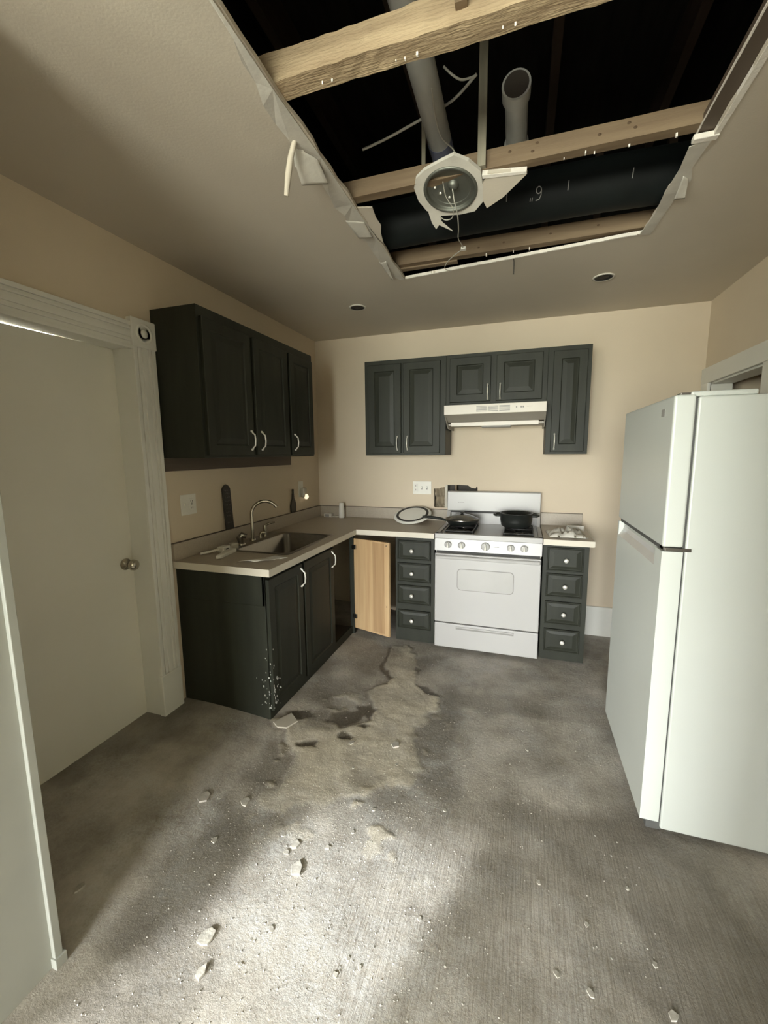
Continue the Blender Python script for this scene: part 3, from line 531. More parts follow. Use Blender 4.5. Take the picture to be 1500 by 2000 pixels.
grate(1.345, 1.545, -0.565, -0.165, 'l'); grate(1.775, 1.975, -0.565, -0.165, 'r')
# pans
fp = empty('frying_pan', (1.435, -0.30, 0.934)); tag(fp, 'dark frying pan with a glass lid on the left burners', 'pan')
T = Matrix.Translation((1.435, -0.30, 0.934))
MB().lathe([(0.0, 0.0), (0.095, 0.0), (0.105, 0.006), (0.130, 0.045), (0.133, 0.046), (0.133, 0.043), (0.108, 0.003), (0.0, 0.003)], 40, T).build('pan_body', 'potblk', fp)
MB().lathe([(0.134, 0.044), (0.137, 0.048), (0.134, 0.055), (0.130, 0.055)], 40, T).build('lid_rim', 'steel', fp)
ld = MB().lathe([(0.132, 0.053), (0.10, 0.070), (0.06, 0.083), (0.02, 0.089), (0.0, 0.090)], 40, T).build('lid', 'glasslid', fp)
MB().lathe([(0.008, 0.088), (0.008, 0.094), (0.018, 0.100), (0.018, 0.104), (0, 0.106)], 16, T).build('lid_knob', 'potblk', ld)
MB().tube([(1.315, -0.335, 0.970), (1.27, -0.350, 0.985), (1.19, -0.375, 0.998), (1.125, -0.395, 1.002)], [0.008, 0.011, 0.013, 0.010], 10).build('pan_handle', 'potblk', fp)
pt = empty('cooking_pot', (1.865, -0.285, 0.934)); tag(pt, 'black two-handled cooking pot on the right burners', 'pot')
T = Matrix.Translation((1.852, -0.285, 0.934))
MB().lathe([(0.0, 0.0), (0.095, 0.0), (0.112, 0.012), (0.120, 0.05), (0.122, 0.104), (0.126, 0.107), (0.126, 0.111), (0.119, 0.111), (0.116, 0.05), (0.108, 0.014), (0, 0.006)], 44, T).build('pot_body', 'potblk', pt)
for s in (-1, 1):
    MB().tube([(1.852 + s * 0.120, -0.335 + 0.02, 1.024), (1.852 + s * 0.150, -0.330, 1.026), (1.852 + s * 0.165, -0.300, 1.028), (1.852 + s * 0.165, -0.270, 1.028), (1.852 + s * 0.150, -0.240, 1.026), (1.852 + s * 0.120, -0.245, 1.024)], 0.009, 10).build('pot_handle', 'potblk', pt)
# ------------------------------------------------------------------ hood
hd = empty('range_hood', (1.665, -0.24, 1.72)); tag(hd, 'almond under-cabinet range hood with vent slots above the range', 'range hood')
x0, x1 = 1.304, 2.034
MB().box(x0, x1, -0.445, -0.005, 1.852, 1.870).build('top', 'hood', hd, 0.002)
fb = MB().box(x0, x1, -0.452, -0.440, 1.800, 1.870).build('front_band', 'hood', hd, 0.003)
for x in (x0, x1 - 0.008): MB().prism([(-0.44, 1.80), (-0.44, 1.86), (-0.005, 1.86), (-0.005, 1.700), (-0.28, 1.704)], FYZ, x, x + 0.008).build('side_panel', 'hoodg', hd)
MB().prism([(-0.44, 1.800), (-0.30, 1.752), (-0.30, 1.759), (-0.44, 1.807)], FYZ, x0 + 0.008, x1 - 0.008).build('underside', 'hoodg', hd)
MB().box(x0 + 0.03, x1 - 0.045, -0.305, -0.293, 1.720, 1.751).build('lower_lip', 'hood', hd, 0.002)
MB().box(x0 + 0.008, x1 - 0.008, -0.295, -0.01, 1.728, 1.742).build('filter_plate', 'hoodg', hd)
MB().box(1.57, 1.79, -0.292, -0.18, 1.708, 1.730).build('lamp_lens', 'grey', hd, 0.003)
for j in range(3):
    vg = MB()
    for i in range(5): vg.box(1.545 + j * 0.082, 1.545 + j * 0.082 + 0.076, -0.4535, -0.450, 1.816 + i * 0.0085, 1.8205 + i * 0.0085)
    vg.build('vent_slots', 'grey', fb)
for x in (1.826, 1.858, 1.872): MB().box(x, x + 0.008, -0.4545, -0.451, 1.833, 1.845).build('switch', 'grey', fb)
MB().box(1.90, 1.94, -0.4528, -0.4515, 1.840, 1.842).build('printed_line', 'grey', fb)
# ------------------------------------------------------------------ refrigerator
fr = empty('refrigerator', (2.75, -1.585, 0)); tag(fr, 'tall white top-freezer refrigerator with its side towards the camera', 'refrigerator')
FY0, FY1 = -1.955, -1.215
MB().box(2.453, 3.085, FY0, FY1, 0.025, 1.698).build('case', 'fridge', fr, 0.006)
MB().box(2.444, 2.455, FY0 + 0.008, FY1 - 0.008, 0.06, 1.690).build('gasket', 'gasket', fr)
def fdoor(z0, z1, name):
    d = MB().box(2.380, 2.446, FY0, FY1, z0, z1).build(name, 'fridge', fr, 0.008); d.modifiers['bevel'].segments = 3; return d
fz_ = fdoor(1.166, 1.706, 'freezer_door'); fd = MB().box(2.380, 2.446, FY0, FY1, 0.055, 1.078).box(2.404, 2.446, FY0, FY1, 1.078, 1.150).box(2.380, 2.404, FY0, -1.872, 1.078, 1.150).box(2.380, 2.404, -1.238, FY1, 1.078, 1.150).build('fresh_food_door', 'fridge', fr)
MB().prism([(2.3805, 1.078), (2.404, 1.078), (2.404, 1.125), (2.398, 1.105)], lambda a, b, t: (a, t, b), -1.872, -1.238).build('handle_scoop', 'ovenglass', fd)
MB().box(2.3785, 2.3815, -1.862, -1.822, 1.640, 1.667).build('badge', 'grey', fz_)['label'] = 'small dark rectangular badge'
MB().box(2.388, 2.444, FY0 + 0.02, FY1 - 0.02, 1.150, 1.166).build('door_gap', 'gasket', fr)
MB().box(2.388, 2.470, FY0 - 0.004, FY0 + 0.06, 1.152, 1.164).build('centre_hinge', 'steel', fr, 0.001)
MB().box(2.43, 2.62, FY0 + 0.004, FY0 + 0.07, 1.698, 1.716).build('hinge_cover', 'fridge', fr, 0.005); MB().box(2.400, 2.436, FY0 + 0.01, FY0 + 0.05, 1.706, 1.713).build('top_hinge', 'steel', fr, 0.001)
MB().box(2.405, 2.46, FY0 + 0.01, FY1 - 0.01, 0.012, 0.052).build('kick_grille', 'gasket', fr, 0.003)
for y in (FY0 + 0.05, FY1 - 0.05):
    for x in (2.43, 3.03): MB().tube([(x, y, 0), (x, y, 0.03)], 0.018, 12).build('foot', 'gasket', fr)
# ------------------------------------------------------------------ small wall plates
def plate_left(y0_, y1_, z0, z1): return MB().box(0.0, 0.006, y0_, y1_, z0, z1)
p1 = plate_left(-1.765, -1.645, 1.163, 1.284).build('outlet_plate', 'white', None, 0.002); tag(p1, 'white switch and outlet plate on the wall near the door casing', 'outlet')
box('toggle_switch', 'white', (0.005, 0.014, -1.741, -1.733, 1.214, 1.234), p1, 0.001); box('receptacle', 'white', (0.005, 0.009, -1.700, -1.668, 1.188, 1.260), p1, 0.002)
for z in (1.203, 1.243):
    for y in (-1.692, -1.680): box('slot', 'dark', (0.0085, 0.0095, y, y + 0.003, z - 0.005, z + 0.005), p1)
    box('test_button', 'grey', (0.0085, 0.0100, -1.690, -1.679, 1.221 if z < 1.22 else 1.228, 1.226 if z < 1.22 else 1.233), p1)
p2 = MB().box(0.948, 1.116, -0.006, 0.0, 1.146, 1.262).build('outlet_plate', 'white', None, 0.002); tag(p2, 'white three-gang plate with two switches on the back wall', 'outlet')
box('receptacle', 'white', (0.962, 0.994, -0.009, -0.005, 1.168, 1.240), p2, 0.002)
for z in (1.186, 1.222):
    for x in (0.969, 0.983): box('slot', 'dark', (x, x + 0.004, -0.0098, -0.008, z - 0.008, z + 0.008), p2)
for x in (1.030, 1.077):
    box('toggle_slot', 'grey', (x - 0.005, x + 0.005, -0.0068, -0.005, 1.190, 1.218), p2); box('toggle_switch', 'white', (x - 0.003, x + 0.003, -0.014, -0.006, 1.202, 1.214), p2)
p3 = plate_left(-0.405, -0.325, 1.135, 1.275).build('outlet_plate', 'white', None, 0.002); tag(p3, 'small outlet plate on the left wall near the back corner', 'outlet')
nl = empty('night_light', (0.03, -0.345, 1.10)); tag(nl, 'clear plug-in night light glowing near the back corner', 'night light')
MB().box(0.006, 0.040, -0.375, -0.318, 1.13, 1.215).build('housing', 'clear', nl, 0.008); MB().lathe([(0.0, -0.024), (0.016, -0.018), (0.022, 0.0), (0.016, 0.018), (0, 0.024)], 16, Matrix.Translation((0.042, -0.34, 1.135))).build('bulb', 'glow', nl)
# board with faded lettering and bottle-shaped plaque, both resting on the backsplash
bd = empty('lettered_board', (0.012, -1.372, 1.0165)); tag(bd, 'tall dark pointed board with faded lettering leaning on the backsplash', 'sign')
bp_ = [(-1.408, 1.018), (-1.332, 1.018), (-1.335, 1.290), (-1.350, 1.310), (-1.372, 1.320), (-1.394, 1.310), (-1.412, 1.290)]
lean = lambda a, b, t: (0.016 - (b - 1.018) * 0.045 + t, a, b)
MB().prism(bp_, lean, -0.0, 0.010).build('board', 'plaque', bd, 0.001)
rs = random.Random(9); lt = MB()
for i, z in enumerate((1.278, 1.258, 1.232, 1.207, 1.182, 1.158, 1.132, 1.108, 1.062)):
    for k in range(4):
        y = -1.394 + k * 0.0125 + rs.uniform(-0.003, 0.003); h = rs.uniform(0.003, 0.008); pts = [(y, z), (y + rs.uniform(0.002, 0.008), z + h), (y + rs.uniform(0.004, 0.010), z - h * 0.5)]
        lt.tube([lean(a, b, 0.0105) for a, b in pts], 0.0011, 5)
lt.build('faded_lettering', 'chalkd', bd)
bo = MB().prism([(-0.560, 1.018), (-0.478, 1.018), (-0.474, 1.075), (-0.486, 1.110), (-0.503, 1.135), (-0.508, 1.190), (-0.506, 1.212), (-0.514, 1.218), (-0.526, 1.212), (-0.526, 1.190), (-0.532, 1.135), (-0.550, 1.108), (-0.562, 1.075)], FYZ, 0.003, 0.017).build('bottle_plaque', 'bottle', None, 0.003); tag(bo, 'dark bottle-shaped wooden plaque standing on the backsplash', 'plaque')
# ------------------------------------------------------------------ counter clutter
cpn = MB().lathe([(0.0, 0.914), (0.026, 0.914), (0.028, 0.918), (0.027, 0.98), (0.022, 1.050), (0.020, 1.056), (0.0, 1.058)], 28, Matrix.Translation((0.272, -0.085, 0))).build('white_canister', 'white'); tag(cpn, 'tall white plastic canister in the worktop corner', 'canister')
sb1 = empty('small_box', (0.14, -0.055, 0.914)); tag(sb1, 'small pale box beside the white canister', 'box')
MB().box(0.085, 0.165, -0.085, -0.035, 0.914, 0.948).build('carton', 'paper', sb1, 0.003); MB().box(0.098, 0.140, -0.0865, -0.0845, 0.918, 0.942).build('printed_patch', 'grey', sb1); MB().box(0.165, 0.232, -0.075, -0.045, 0.914, 0.922).build('flap', 'paper', sb1, 0.002)
pt_ = empty('oval_tray', (0.985, -0.12, 0.914)); tag(pt_, 'white oval tray with a black ring tilted against the backsplash', 'tray')
T = Matrix.Translation((0.985, -0.165, 0.978)) @ Matrix.Rotation(math.radians(-4), 4, 'Y') @ Matrix.Rotation(math.radians(24), 4, 'X')
Sc = T @ Matrix.Diagonal((1.0, 0.86, 1.0, 1.0))
MB().lathe([(0.0, -0.016), (0.135, -0.016), (0.165, -0.004), (0.168, 0.003), (0.160, 0.008), (0.145, 0.010), (0.0, 0.010)], 48, Sc).build('dish', 'white', pt_)
MB().lathe([(0.122, 0.0095), (0.122, 0.0125), (0.144, 0.0125), (0.144, 0.0095)], 48, Sc).build('black_ring', 'dark', pt_)
st = empty('white_clamp', (0.13, -1.62, 0.914)); tag(st, 'white handled plastic tool lying on the worktop end', 'tool')
MB().prism([(0.215, -1.755), (0.240, -1.735), (0.215, -1.60), (0.205, -1.55), (0.160, -1.545), (0.165, -1.60)], FXY, 0.915, 0.937).build('shell', 'white', st, 0.006)
MB().tube([(0.06, -1.70, 0.925), (0.10, -1.62, 0.930), (0.13, -1.56, 0.934)], 0.007, 8).build('arm', 'white', st); MB().box(0.095, 0.145, -1.60, -1.53, 0.915, 0.948).build('block', 'white', st, 0.006); MB().box(0.146, 0.150, -1.575, -1.555, 0.926, 0.936).build('dark_eye', 'dark', st)
wr = MB().prism([(0.10, -1.50), (0.15, -1.53), (0.165, -1.47), (0.12, -1.44)], FXY, 0.9145, 0.955).build('crumpled_wrap', 'clear', None, 0.01); tag(wr, 'crumpled clear wrapper at the left rim of the sink', 'wrapper')
def sheet(poly_fn, nu, nv, th):
    v = [poly_fn(i / nu, j / nv) for j in range(nv + 1) for i in range(nu + 1)]; n = len(v)
    v2 = v + [(a, b, c - th) for a, b, c in v]; f = []; q = lambda i, j: j * (nu + 1) + i
    for j in range(nv):
        for i in range(nu): f += [(q(i, j), q(i + 1, j), q(i + 1, j + 1), q(i, j + 1)), tuple(n + k for k in (q(i, j + 1), q(i + 1, j + 1), q(i + 1, j), q(i, j)))]
    ed = [q(i, 0) for i in range(nu + 1)] + [q(nu, j) for j in range(1, nv + 1)] + [q(i, nv) for i in range(nu - 1, -1, -1)] + [q(0, j) for j in range(nv - 1, 0, -1)]
    for a, b in zip(ed, ed[1:] + ed[:1]): f.append((a, a + n, b + n, b))
    return MB().add(v2, f, True)
def quad(c, fn):
    def g(u, v):
        x = (c[0][0] * (1 - u) + c[1][0] * u) * (1 - v) + (c[3][0] * (1 - u) + c[2][0] * u) * v; y = (c[0][1] * (1 - u) + c[1][1] * u) * (1 - v) + (c[3][1] * (1 - u) + c[2][1] * u) * v
        return (x, y, fn(u, v))
    return g
le = sheet(quad([(0.375, -1.785), (0.475, -1.745), (0.600, -1.600), (0.50, -1.575)], lambda u, v: 0.9165 + 0.010 * (1 - v) ** 2 * math.sin(math.pi * u) + 0.003 * math.sin(7 * v)), 8, 12, 0.001).build('paper_sheet', 'paper'); tag(le, 'folded paper sheet lying in front of the sink', 'paper')
rs = random.Random(4); gr = [[rs.uniform(0, 1) for _ in range(15)] for _ in range(13)]
pb = sheet(quad([(2.085, -0.565), (2.335, -0.545), (2.325, -0.28), (2.07, -0.32)], lambda u, v: 0.9165 + (0.055 * gr[int(v * 12)][int(u * 14)] * (0.3 + math.sin(math.pi * u) * math.sin(math.pi * min(1, v * 1.2))) if 0 < u < 1 and 0 < v < 1 else 0.002)), 14, 12, 0.0015).build('crumpled_paper', 'paper'); tag(pb, 'crumpled printed paper on the short worktop right of the range', 'paper')
box('folded_card', 'paper', (2.225, 2.345, -0.250, -0.235, 0.9145, 0.955), pb)
# wall opening contents
ins = sheet(lambda u, v: (1.135 + 0.10 * u, 0.05 + 0.02 * math.sin(9 * u + 5 * v) + 0.015 * math.sin(17 * v), 1.02 + 0.20 * v), 10, 16, 0.002).build('crumpled_insulation', 'insul'); tag(ins, 'crumpled brown insulation in the broken wall left of the range', 'insulation')
stw = MB().box(1.238, 1.262, 0.001, 0.06, 0.95, 1.30).build('wall_stud', 'tornp'); tag(stw, 'pale stud exposed in the broken wall behind the range', 'stud')
st2 = MB().box(1.325, 1.340, 0.02, 0.06, 1.05, 1.30).build('wall_lath', 'wood'); tag(st2, 'thin wooden lath in the wall opening above the backguard', 'lath')
# ------------------------------------------------------------------ recessed ceiling lights
for x, y, lab in ((0.719, -0.725, 'recessed ceiling light above the double back-wall cabinet'), (2.311, -0.712, 'recessed ceiling light above the narrow right cabinet')):
    rl = empty('recessed_light', (x, y, H)); tag(rl, lab, 'ceiling light', 'recessed ceiling lights')
    T = Matrix.Translation((x, y, H))
    MB().lathe([(0.060, 0.0), (0.062, -0.005), (0.051, -0.007), (0.049, 0.0)], 36, T).build('trim_ring', 'tornp', rl)
    MB().lathe([(0.0495, -0.0055), (0.046, -0.0040), (0.044, -0.0012), (0.0, -0.0012)], 36, T).build('dark_baffle', 'dark', rl)
    MB().lathe([(0.030, -0.0014), (0.022, -0.006), (0.0, -0.008)], 24, T).build('bulb', 'cabin', rl)
# ------------------------------------------------------------------ ceiling opening: timbers, pipes, wires
def joist(name, m, dims, label, rough=0.0, seed=0, n=60):
    x0, x1, y0, y1, z0, z1 = dims; r = random.Random(seed); v = []; f = []
    for i in range(n + 1):
        x = x0 + (x1 - x0) * i / n
        for (y, z) in ((y0, z0), (y0, (z0 + z1) / 2), (y0, z1), (y1, z1), (y1, z0), ((y0 + y1) / 2, z0)):
            v.append((x, y + r.uniform(-rough, rough), z + r.uniform(-rough, rough) + rough * math.sin(i * 0.35 + z * 40)))
    for i in range(n):
        for k in range(6): f.append((i * 6 + k, i * 6 + (k + 1) % 6, i * 6 + 6 + (k + 1) % 6, i * 6 + 6 + k))
    f += [(5, 4, 3, 2, 1, 0), tuple(n * 6 + k for k in range(6))]
    o = MB().add(v, f).build(name, m, None, 0.0); tag(o, label, 'joist', 'joists in the ceiling opening'); return o
J1 = joist('ceiling_joist', 'oldwood', (0.9, 2.75, -2.492, -2.425, 2.574, 2.650), 'rough old timber joist nearest the camera in the ceiling opening', 0.0016, 1, 60)
J2 = joist('ceiling_joist', 'wood', (0.9, 2.75, -1.912, -1.868, 2.574, 2.638), 'knotty pine joist crossing the middle of the ceiling opening', 0.0006, 2, 20)
J3 = joist('ceiling_joist', 'wood', (0.9, 2.75, -1.225, -1.180, 2.580, 2.655), 'pine joist at the far edge of the ceiling opening', 0.0006, 3, 20)
for j, y, ks in ((J2, -1.9135, [(1.80, 2.615), (1.88, 2.600), (1.895, 2.624), (2.10, 2.606), (2.19, 2.622), (2.21, 2.604)]), (J3, -1.2265, [(1.75, 2.612), (1.98, 2.618), (2.20, 2.622), (1.62, 2.606)])):
    for x, z in ks: MB().lathe([(0.0065, 0.0), (0.005, 0.0012), (0, 0.0014)], 10, Matrix.Translation((x, y + 0.001, z)) @ Matrix.Rotation(math.pi / 2, 4, 'X') @ Matrix.Diagonal((1, 0.7, 1, 1))).build('knot', 'knot', j)
nb = MB().box(1.16, 1.50, -1.185, -1.15, 2.572, 2.600).build('nailer_block', 'wood'); tag(nb, 'short wooden nailer under the far joist at the drywall edge', 'block')
fs = MB().box(2.405, 2.470, -3.0, -1.86, 2.572, 2.60).build('furring_strip', 'brownboard'); tag(fs, 'brown wooden furring strip along the right edge of the ceiling opening', 'board')
fe = MB(); rs = random.Random(2); yy = -3.0
while yy < -1.90:
    fe.box(2.402, 2.4055 + rs.uniform(0, .002), yy, yy + 0.05, 2.571, 2.575); yy += 0.05
fe.build('plaster_bead', 'gyp', fs)
s1 = MB().box(1.685, 1.715, -1.935, -1.912, 2.575, 3.58).build('hanger_strut', 'strutw'); tag(s1, 'upright wooden strut rising from the middle joist', 'strut', 'upright struts above the ceiling')
s2 = MB().box(1.688, 1.718, -2.512, -2.488, 2.60, 3.58).build('hanger_strut', 'wood'); tag(s2, 'upright wooden strut fixed to the rough near joist', 'strut', 'upright struts above the ceiling')
s3 = MB().box(1.455, 1.470, -1.865, -1.85, 2.60, 3.58).build('hanger_strut', 'strutw'); tag(s3, 'thin upright strut behind the white drain pipe', 'strut', 'upright struts above the ceiling')
pp = empty('drain_pipe', (1.517, -2.2, 2.755)); tag(pp, 'long white plastic drain pipe running above the joists', 'pipe')
MB().tube([(1.512, -2.95, 2.835), (1.517, -2.3, 2.805), (1.512, -1.62, 2.79)], 0.047, 24).build('pipe', 'pvc', pp)
MB().tube([(1.512, -1.79, 2.794), (1.512, -1.66, 2.792)], 0.0485, 24).build('primed_joint', 'primer', pp); MB().tube([(1.5125, -2.52, 2.817), (1.5125, -2.44, 2.813)], 0.053, 24).build('coupling', 'pvc', pp)
p2_ = empty('vent_pipe', (1.81, -1.75, 2.76)); tag(p2_, 'short white plastic pipe to the right of the upright strut', 'pipe')
MB().tube([(1.818, -1.94, 2.80), (1.812, -1.55, 2.80)], 0.042, 24).build('pipe', 'pvc', p2_); MB().tube([(1.818, -1.955, 2.80), (1.817, -1.90, 2.80)], 0.050, 24).build('coupling', 'pvc', p2_); MB().tube([(1.818, -1.9565, 2.80), (1.818, -1.954, 2.80)], 0.043, 24).build('bore_shade_disc', 'cabin', p2_); MB().tube([(1.813, -1.66, 2.80), (1.812, -1.58, 2.80)], 0.049, 24).build('coupling', 'pvc', p2_)  # dark disc on the near end paints the shade inside the bore
bk = empty('black_pipe', (1.85, -1.40, 2.585)); tag(bk, 'thick black pipe with chalk marks between the two pine joists', 'pipe')
bc = (-1.42, 2.700); br = 0.105
MB().tube([(1.05, bc[0], bc[1] - 0.01), (1.6, bc[0], bc[1]), (2.2, bc[0], bc[1]), (2.80, bc[0] + 0.02, bc[1] - 0.01)], br, 40).build('pipe', 'blackpipe', bk)
def onp(x, s): # s: arc offset, positive = further down the visible side
    a = math.radians(200) + s / br; return (x, bc[0] + (br + 0.0005) * math.cos(a), bc[1] + (br + 0.0005) * math.sin(a))
mk = MB()
for x in (1.775, 2.035, 2.285): mk.tube([onp(x, -0.025), onp(x - 0.002, 0.01)], 0.0022, 6)
cx_, s0 = 1.912, 0.005
loop = [(cx_ + 0.011 * math.cos(t), s0 - 0.016 + 0.013 * math.sin(t)) for t in [2 * math.pi * k / 14 for k in range(15)]]
mk.tube([onp(a, b) for a, b in loop], 0.0022, 6, False)
mk.tube([onp(cx_ + 0.011, s0 - 0.016), onp(cx_ + 0.010, s0 + 0.004), onp(cx_ + 0.003, s0 + 0.018), onp(cx_ - 0.012, s0 + 0.021)], 0.0022, 6)
for x in (cx_ - 0.034, cx_ - 0.026): mk.tube([onp(x, s0 + 0.008), onp(x - 0.002, s0 + 0.021)], 0.0016, 6)
mk.build('chalk_numeral', 'chalk', bk)
def wire(name, label, pts, r, m='cable', cat='cable'):
    P = [Vector(p) for p in pts]; out = []
    for i in range(len(P) - 1):
        p0, p1_, p2__, p3_ = P[max(i - 1, 0)], P[i], P[i + 1], P[min(i + 2, len(P) - 1)]
        for k in range(8):
            t = k / 8; out.append(0.5 * ((2 * p1_) + (-p0 + p2__) * t + (2 * p0 - 5 * p1_ + 4 * p2__ - p3_) * t * t + (-p0 + 3 * p1_ - 3 * p2__ + p3_) * t ** 3))
    out.append(P[-1]); o = MB().tube(out, r, 8).build(name, m); tag(o, label, cat); return o
wire('cable', 'loose white cable sagging behind the drain pipe', [(1.20, -1.86, 2.78), (1.30, -1.87, 2.79), (1.42, -1.87, 2.82), (1.54, -1.86, 2.86), (1.60, -1.88, 2.87), (1.675, -1.925, 2.89)], 0.005)
wire('cable', 'white cable looping from the drain pipe to the strut', [(1.57, -2.02, 2.87), (1.60, -2.00, 2.85), (1.63, -1.97, 2.85), (1.675, -1.945, 2.87)], 0.004)
wire('cable', 'thin white cable running down the drain pipe to the light pan', [(1.545, -2.10, 2.748), (1.535, -1.98, 2.742), (1.54, -1.88, 2.738), (1.575, -1.80, 2.735), (1.60, -1.84, 2.65), (1.60, -1.86, 2.60)], 0.0028)
# light pan hanging from the middle joist with remnants of drywall around it
lf = empty('light_pan', (1.57, -1.83, 2.50)); tag(lf, 'round galvanized light pan ringed by broken drywall under the middle joist', 'light fixture')
T = Matrix.Translation((1.573, -1.862, 2.556)) @ Matrix.Rotation(math.radians(-14), 4, 'X') @ Matrix.Rotation(math.radians(4), 4, 'Y')
MB().lathe([(0.102, 0.004), (0.108, -0.004), (0.104, -0.009), (0.098, -0.009), (0.094, -0.003), (0.0935, 0.006), (0.093, 0.0065), (0.080, 0.0070), (0.079, 0.0075), (0.078, 0.0095), (0.077, 0.010), (0.0, 0.010)], 44, T).build('pan', 'galv', lf)
MB().lathe([(0.022, 0.016), (0.020, 0.002), (0.012, -0.006), (0.0, -0.008)], 18, T @ Matrix.Translation((0.012, -0.012, 0))).build('socket', 'galv', lf)
for a, b in ((-0.045, 0.02), (-0.062, -0.01), (-0.012, 0.045)): MB().lathe([(0.005, 0.014), (0.005, 0.006), (0, 0.005)], 8, T @ Matrix.Translation((a, b, 0))).build('screw', 'pull', lf)
rem = [(-0.142, 0.035), (-0.138, -0.03), (-0.115, -0.085), (-0.06, -0.120), (0.02, -0.126), (0.085, -0.118), (0.122, -0.075), (0.128, 0.0), (0.125, 0.065), (0.085, 0.115), (0.035, 0.148), (-0.02, 0.130), (-0.085, 0.105), (-0.125, 0.075)]
inner = [(0.100 * math.cos(t), 0.100 * math.sin(t)) for t in [2 * math.pi * k / 28 for k in range(28)]]
rm = [(a, -b) for a, b in rem]
dg = MB().holed(rm, [inner], lambda a, b, t: tuple(T @ Vector((a, b, t))), -0.004, 0.010).build('drywall_ring', 'tornp', lf)
sh = [(0.125, -0.002), (0.150, -0.050), (0.285, -0.020), (0.29, -0.008), (0.20, 0.075), (0.135, 0.112), (0.120, 0.060)]
MB().prism(sh, lambda a, b, t: tuple(T @ Vector((a, b, t + 0.10 * max(0, a - 0.12)))), -0.004, 0.010).build('drywall_shard', 'ceil', lf)
MB().prism([(0.128, -0.050), (0.288, -0.022), (0.288, -0.012), (0.130, -0.034)], lambda a, b, t: tuple(T @ Vector((a, b, t + 0.10 * max(0, a - 0.12)))), -0.0065, 0.014).build('broken_gypsum_edge', 'gyp', lf)
MB().prism([(-0.11, 0.09), (-0.06, 0.115), (-0.062, 0.15), (-0.02, 0.205), (-0.075, 0.165), (-0.092, 0.185), (-0.105, 0.15)], lambda a, b, t: tuple(T @ Vector((a, b, t - 0.1 * max(0, b - 0.11)))), -0.003, 0.0).build('hanging_paper', 'tornp', lf)
wire('dangling_wire', 'thin white wire dangling from the light pan to the drywall edge', [(1.585, -1.885, 2.545), (1.588, -1.86, 2.515), (1.592, -1.80, 2.497), (1.583, -1.70, 2.485), (1.56, -1.55, 2.515), (1.562, -1.42, 2.53), (1.505, -1.33, 2.54), (1.455, -1.25, 2.545), (1.43, -1.17, 2.548), (1.455, -1.115, 2.552)], 0.0022, cat='wire')
wire('dangling_wire', 'short curled wire under the light pan', [(1.555, -1.93, 2.55), (1.555, -1.86, 2.535), (1.575, -1.80, 2.515), (1.56, -1.745, 2.51), (1.53, -1.735, 2.513), (1.51, -1.755, 2.52)], 0.0018, cat='wire')
box('wire_nut', 'paper', (1.555, 1.578, -1.425, -1.405, 2.522, 2.534), bpy.data.objects['dangling_wire'])
wire('hanging_cord', 'short dark cord hanging below the far drywall edge', [(1.80, -1.150, 2.556), (1.803, -1.152, 2.53), (1.803, -1.152, 2.475)], 0.003, 'cord', 'cord')
# torn paper and gypsum along the ceiling opening (parts of the ceiling)
outer = [(1.165, -3.02), (1.160, -2.75), (1.155, -2.66), (1.135, -2.60), (1.130, -2.53), (1.108, -2.46), (1.100, -2.38), (1.108, -2.31), (1.088, -2.25), (1.095, -2.16), (1.105, -2.08), (1.10, -1.98), (1.085, -1.90), (1.105, -1.84), (1.085, -1.76), (1.088, -1.66), (1.112, -1.58), (1.104, -1.48), (1.108, -1.38), (1.098, -1.30), (1.112, -1.22), (1.120, -1.12), (1.150, -1.09)]
inn = [(1.171, -1.09), (1.168, -1.3), (1.1705, -1.6), (1.166, -1.9), (1.170, -2.2), (1.167, -2.5), (1.171, -2.8), (1.171, -3.02)]
MB().prism(outer + inn, lambda a, b, t: (a, b, t - 0.003 * math.sin(b * 40)), H - 0.004, H - 0.0005).build('torn_paper_strip', 'tornp', ceiling)
def flap(corners, curl, name='paper_flap', m='tornp', nu=6, nv=10, th=0.0012):
    c = [Vector(p) for p in corners]
    def g(u, v):
        p = (c[0] * (1 - u) + c[1] * u) * (1 - v) + (c[3] * (1 - u) + c[2] * u) * v
        return (p.x + curl * math.sin(math.pi * u), p.y, p.z - abs(curl) * 0.6 * math.sin(math.pi * v) * (1 - u))
    return sheet(g, nu, nv, th).build(name, m, ceiling)
MB().tube([(1.122, -2.300, H - 0.003), (1.100, -2.292, H - 0.045), (1.085, -2.285, H - 0.090), (1.068, -2.275, H - 0.150)], [0.008, 0.010, 0.011, 0.008], 10).build('rolled_paper', 'ceil', ceiling)
flap([(1.098, -2.29, H - 0.006), (1.155, -2.20, H - 0.006), (1.150, -2.10, H - 0.030), (1.075, -2.17, H - 0.060)], 0.004)
flap([(1.100, -2.27, H - 0.004), (1.130, -2.25, H - 0.004), (1.120, -2.18, H - 0.022), (1.075, -2.22, H - 0.028)], 0.006)
flap([(1.090, -1.80, H - 0.004), (1.165, -1.76, H - 0.004), (1.160, -1.63, H - 0.012), (1.100, -1.66, H - 0.018)], 0.004)
flap([(1.100, -1.36, H - 0.003), (1.140, -1.36, H - 0.003), (1.118, -1.15, H - 0.022), (1.112, -1.16, H - 0.024)], 0.003)
MB().prism([(1.168, -1.86), (1.232, -1.838), (1.222, -1.76), (1.226, -1.70), (1.205, -1.64), (1.190, -1.555), (1.178, -1.62), (1.168, -1.74)], lambda a, b, t: (a, b, t - 0.06 * max(0, b + 1.80)), H + 0.006, H + 0.009).build('paper_flap', 'ceil', ceiling)
ge = MB(); rs = random.Random(8)
for i in range(60):
    t = i / 60; x = 1.18 + 1.215 * t; y = -1.087 - 0.128 * t; ge.box(x, x + 0.021, y - 0.005 - rs.uniform(0, 0.003), y + 0.004, H - 0.001 - rs.uniform(0, .0015), H + 0.0135)
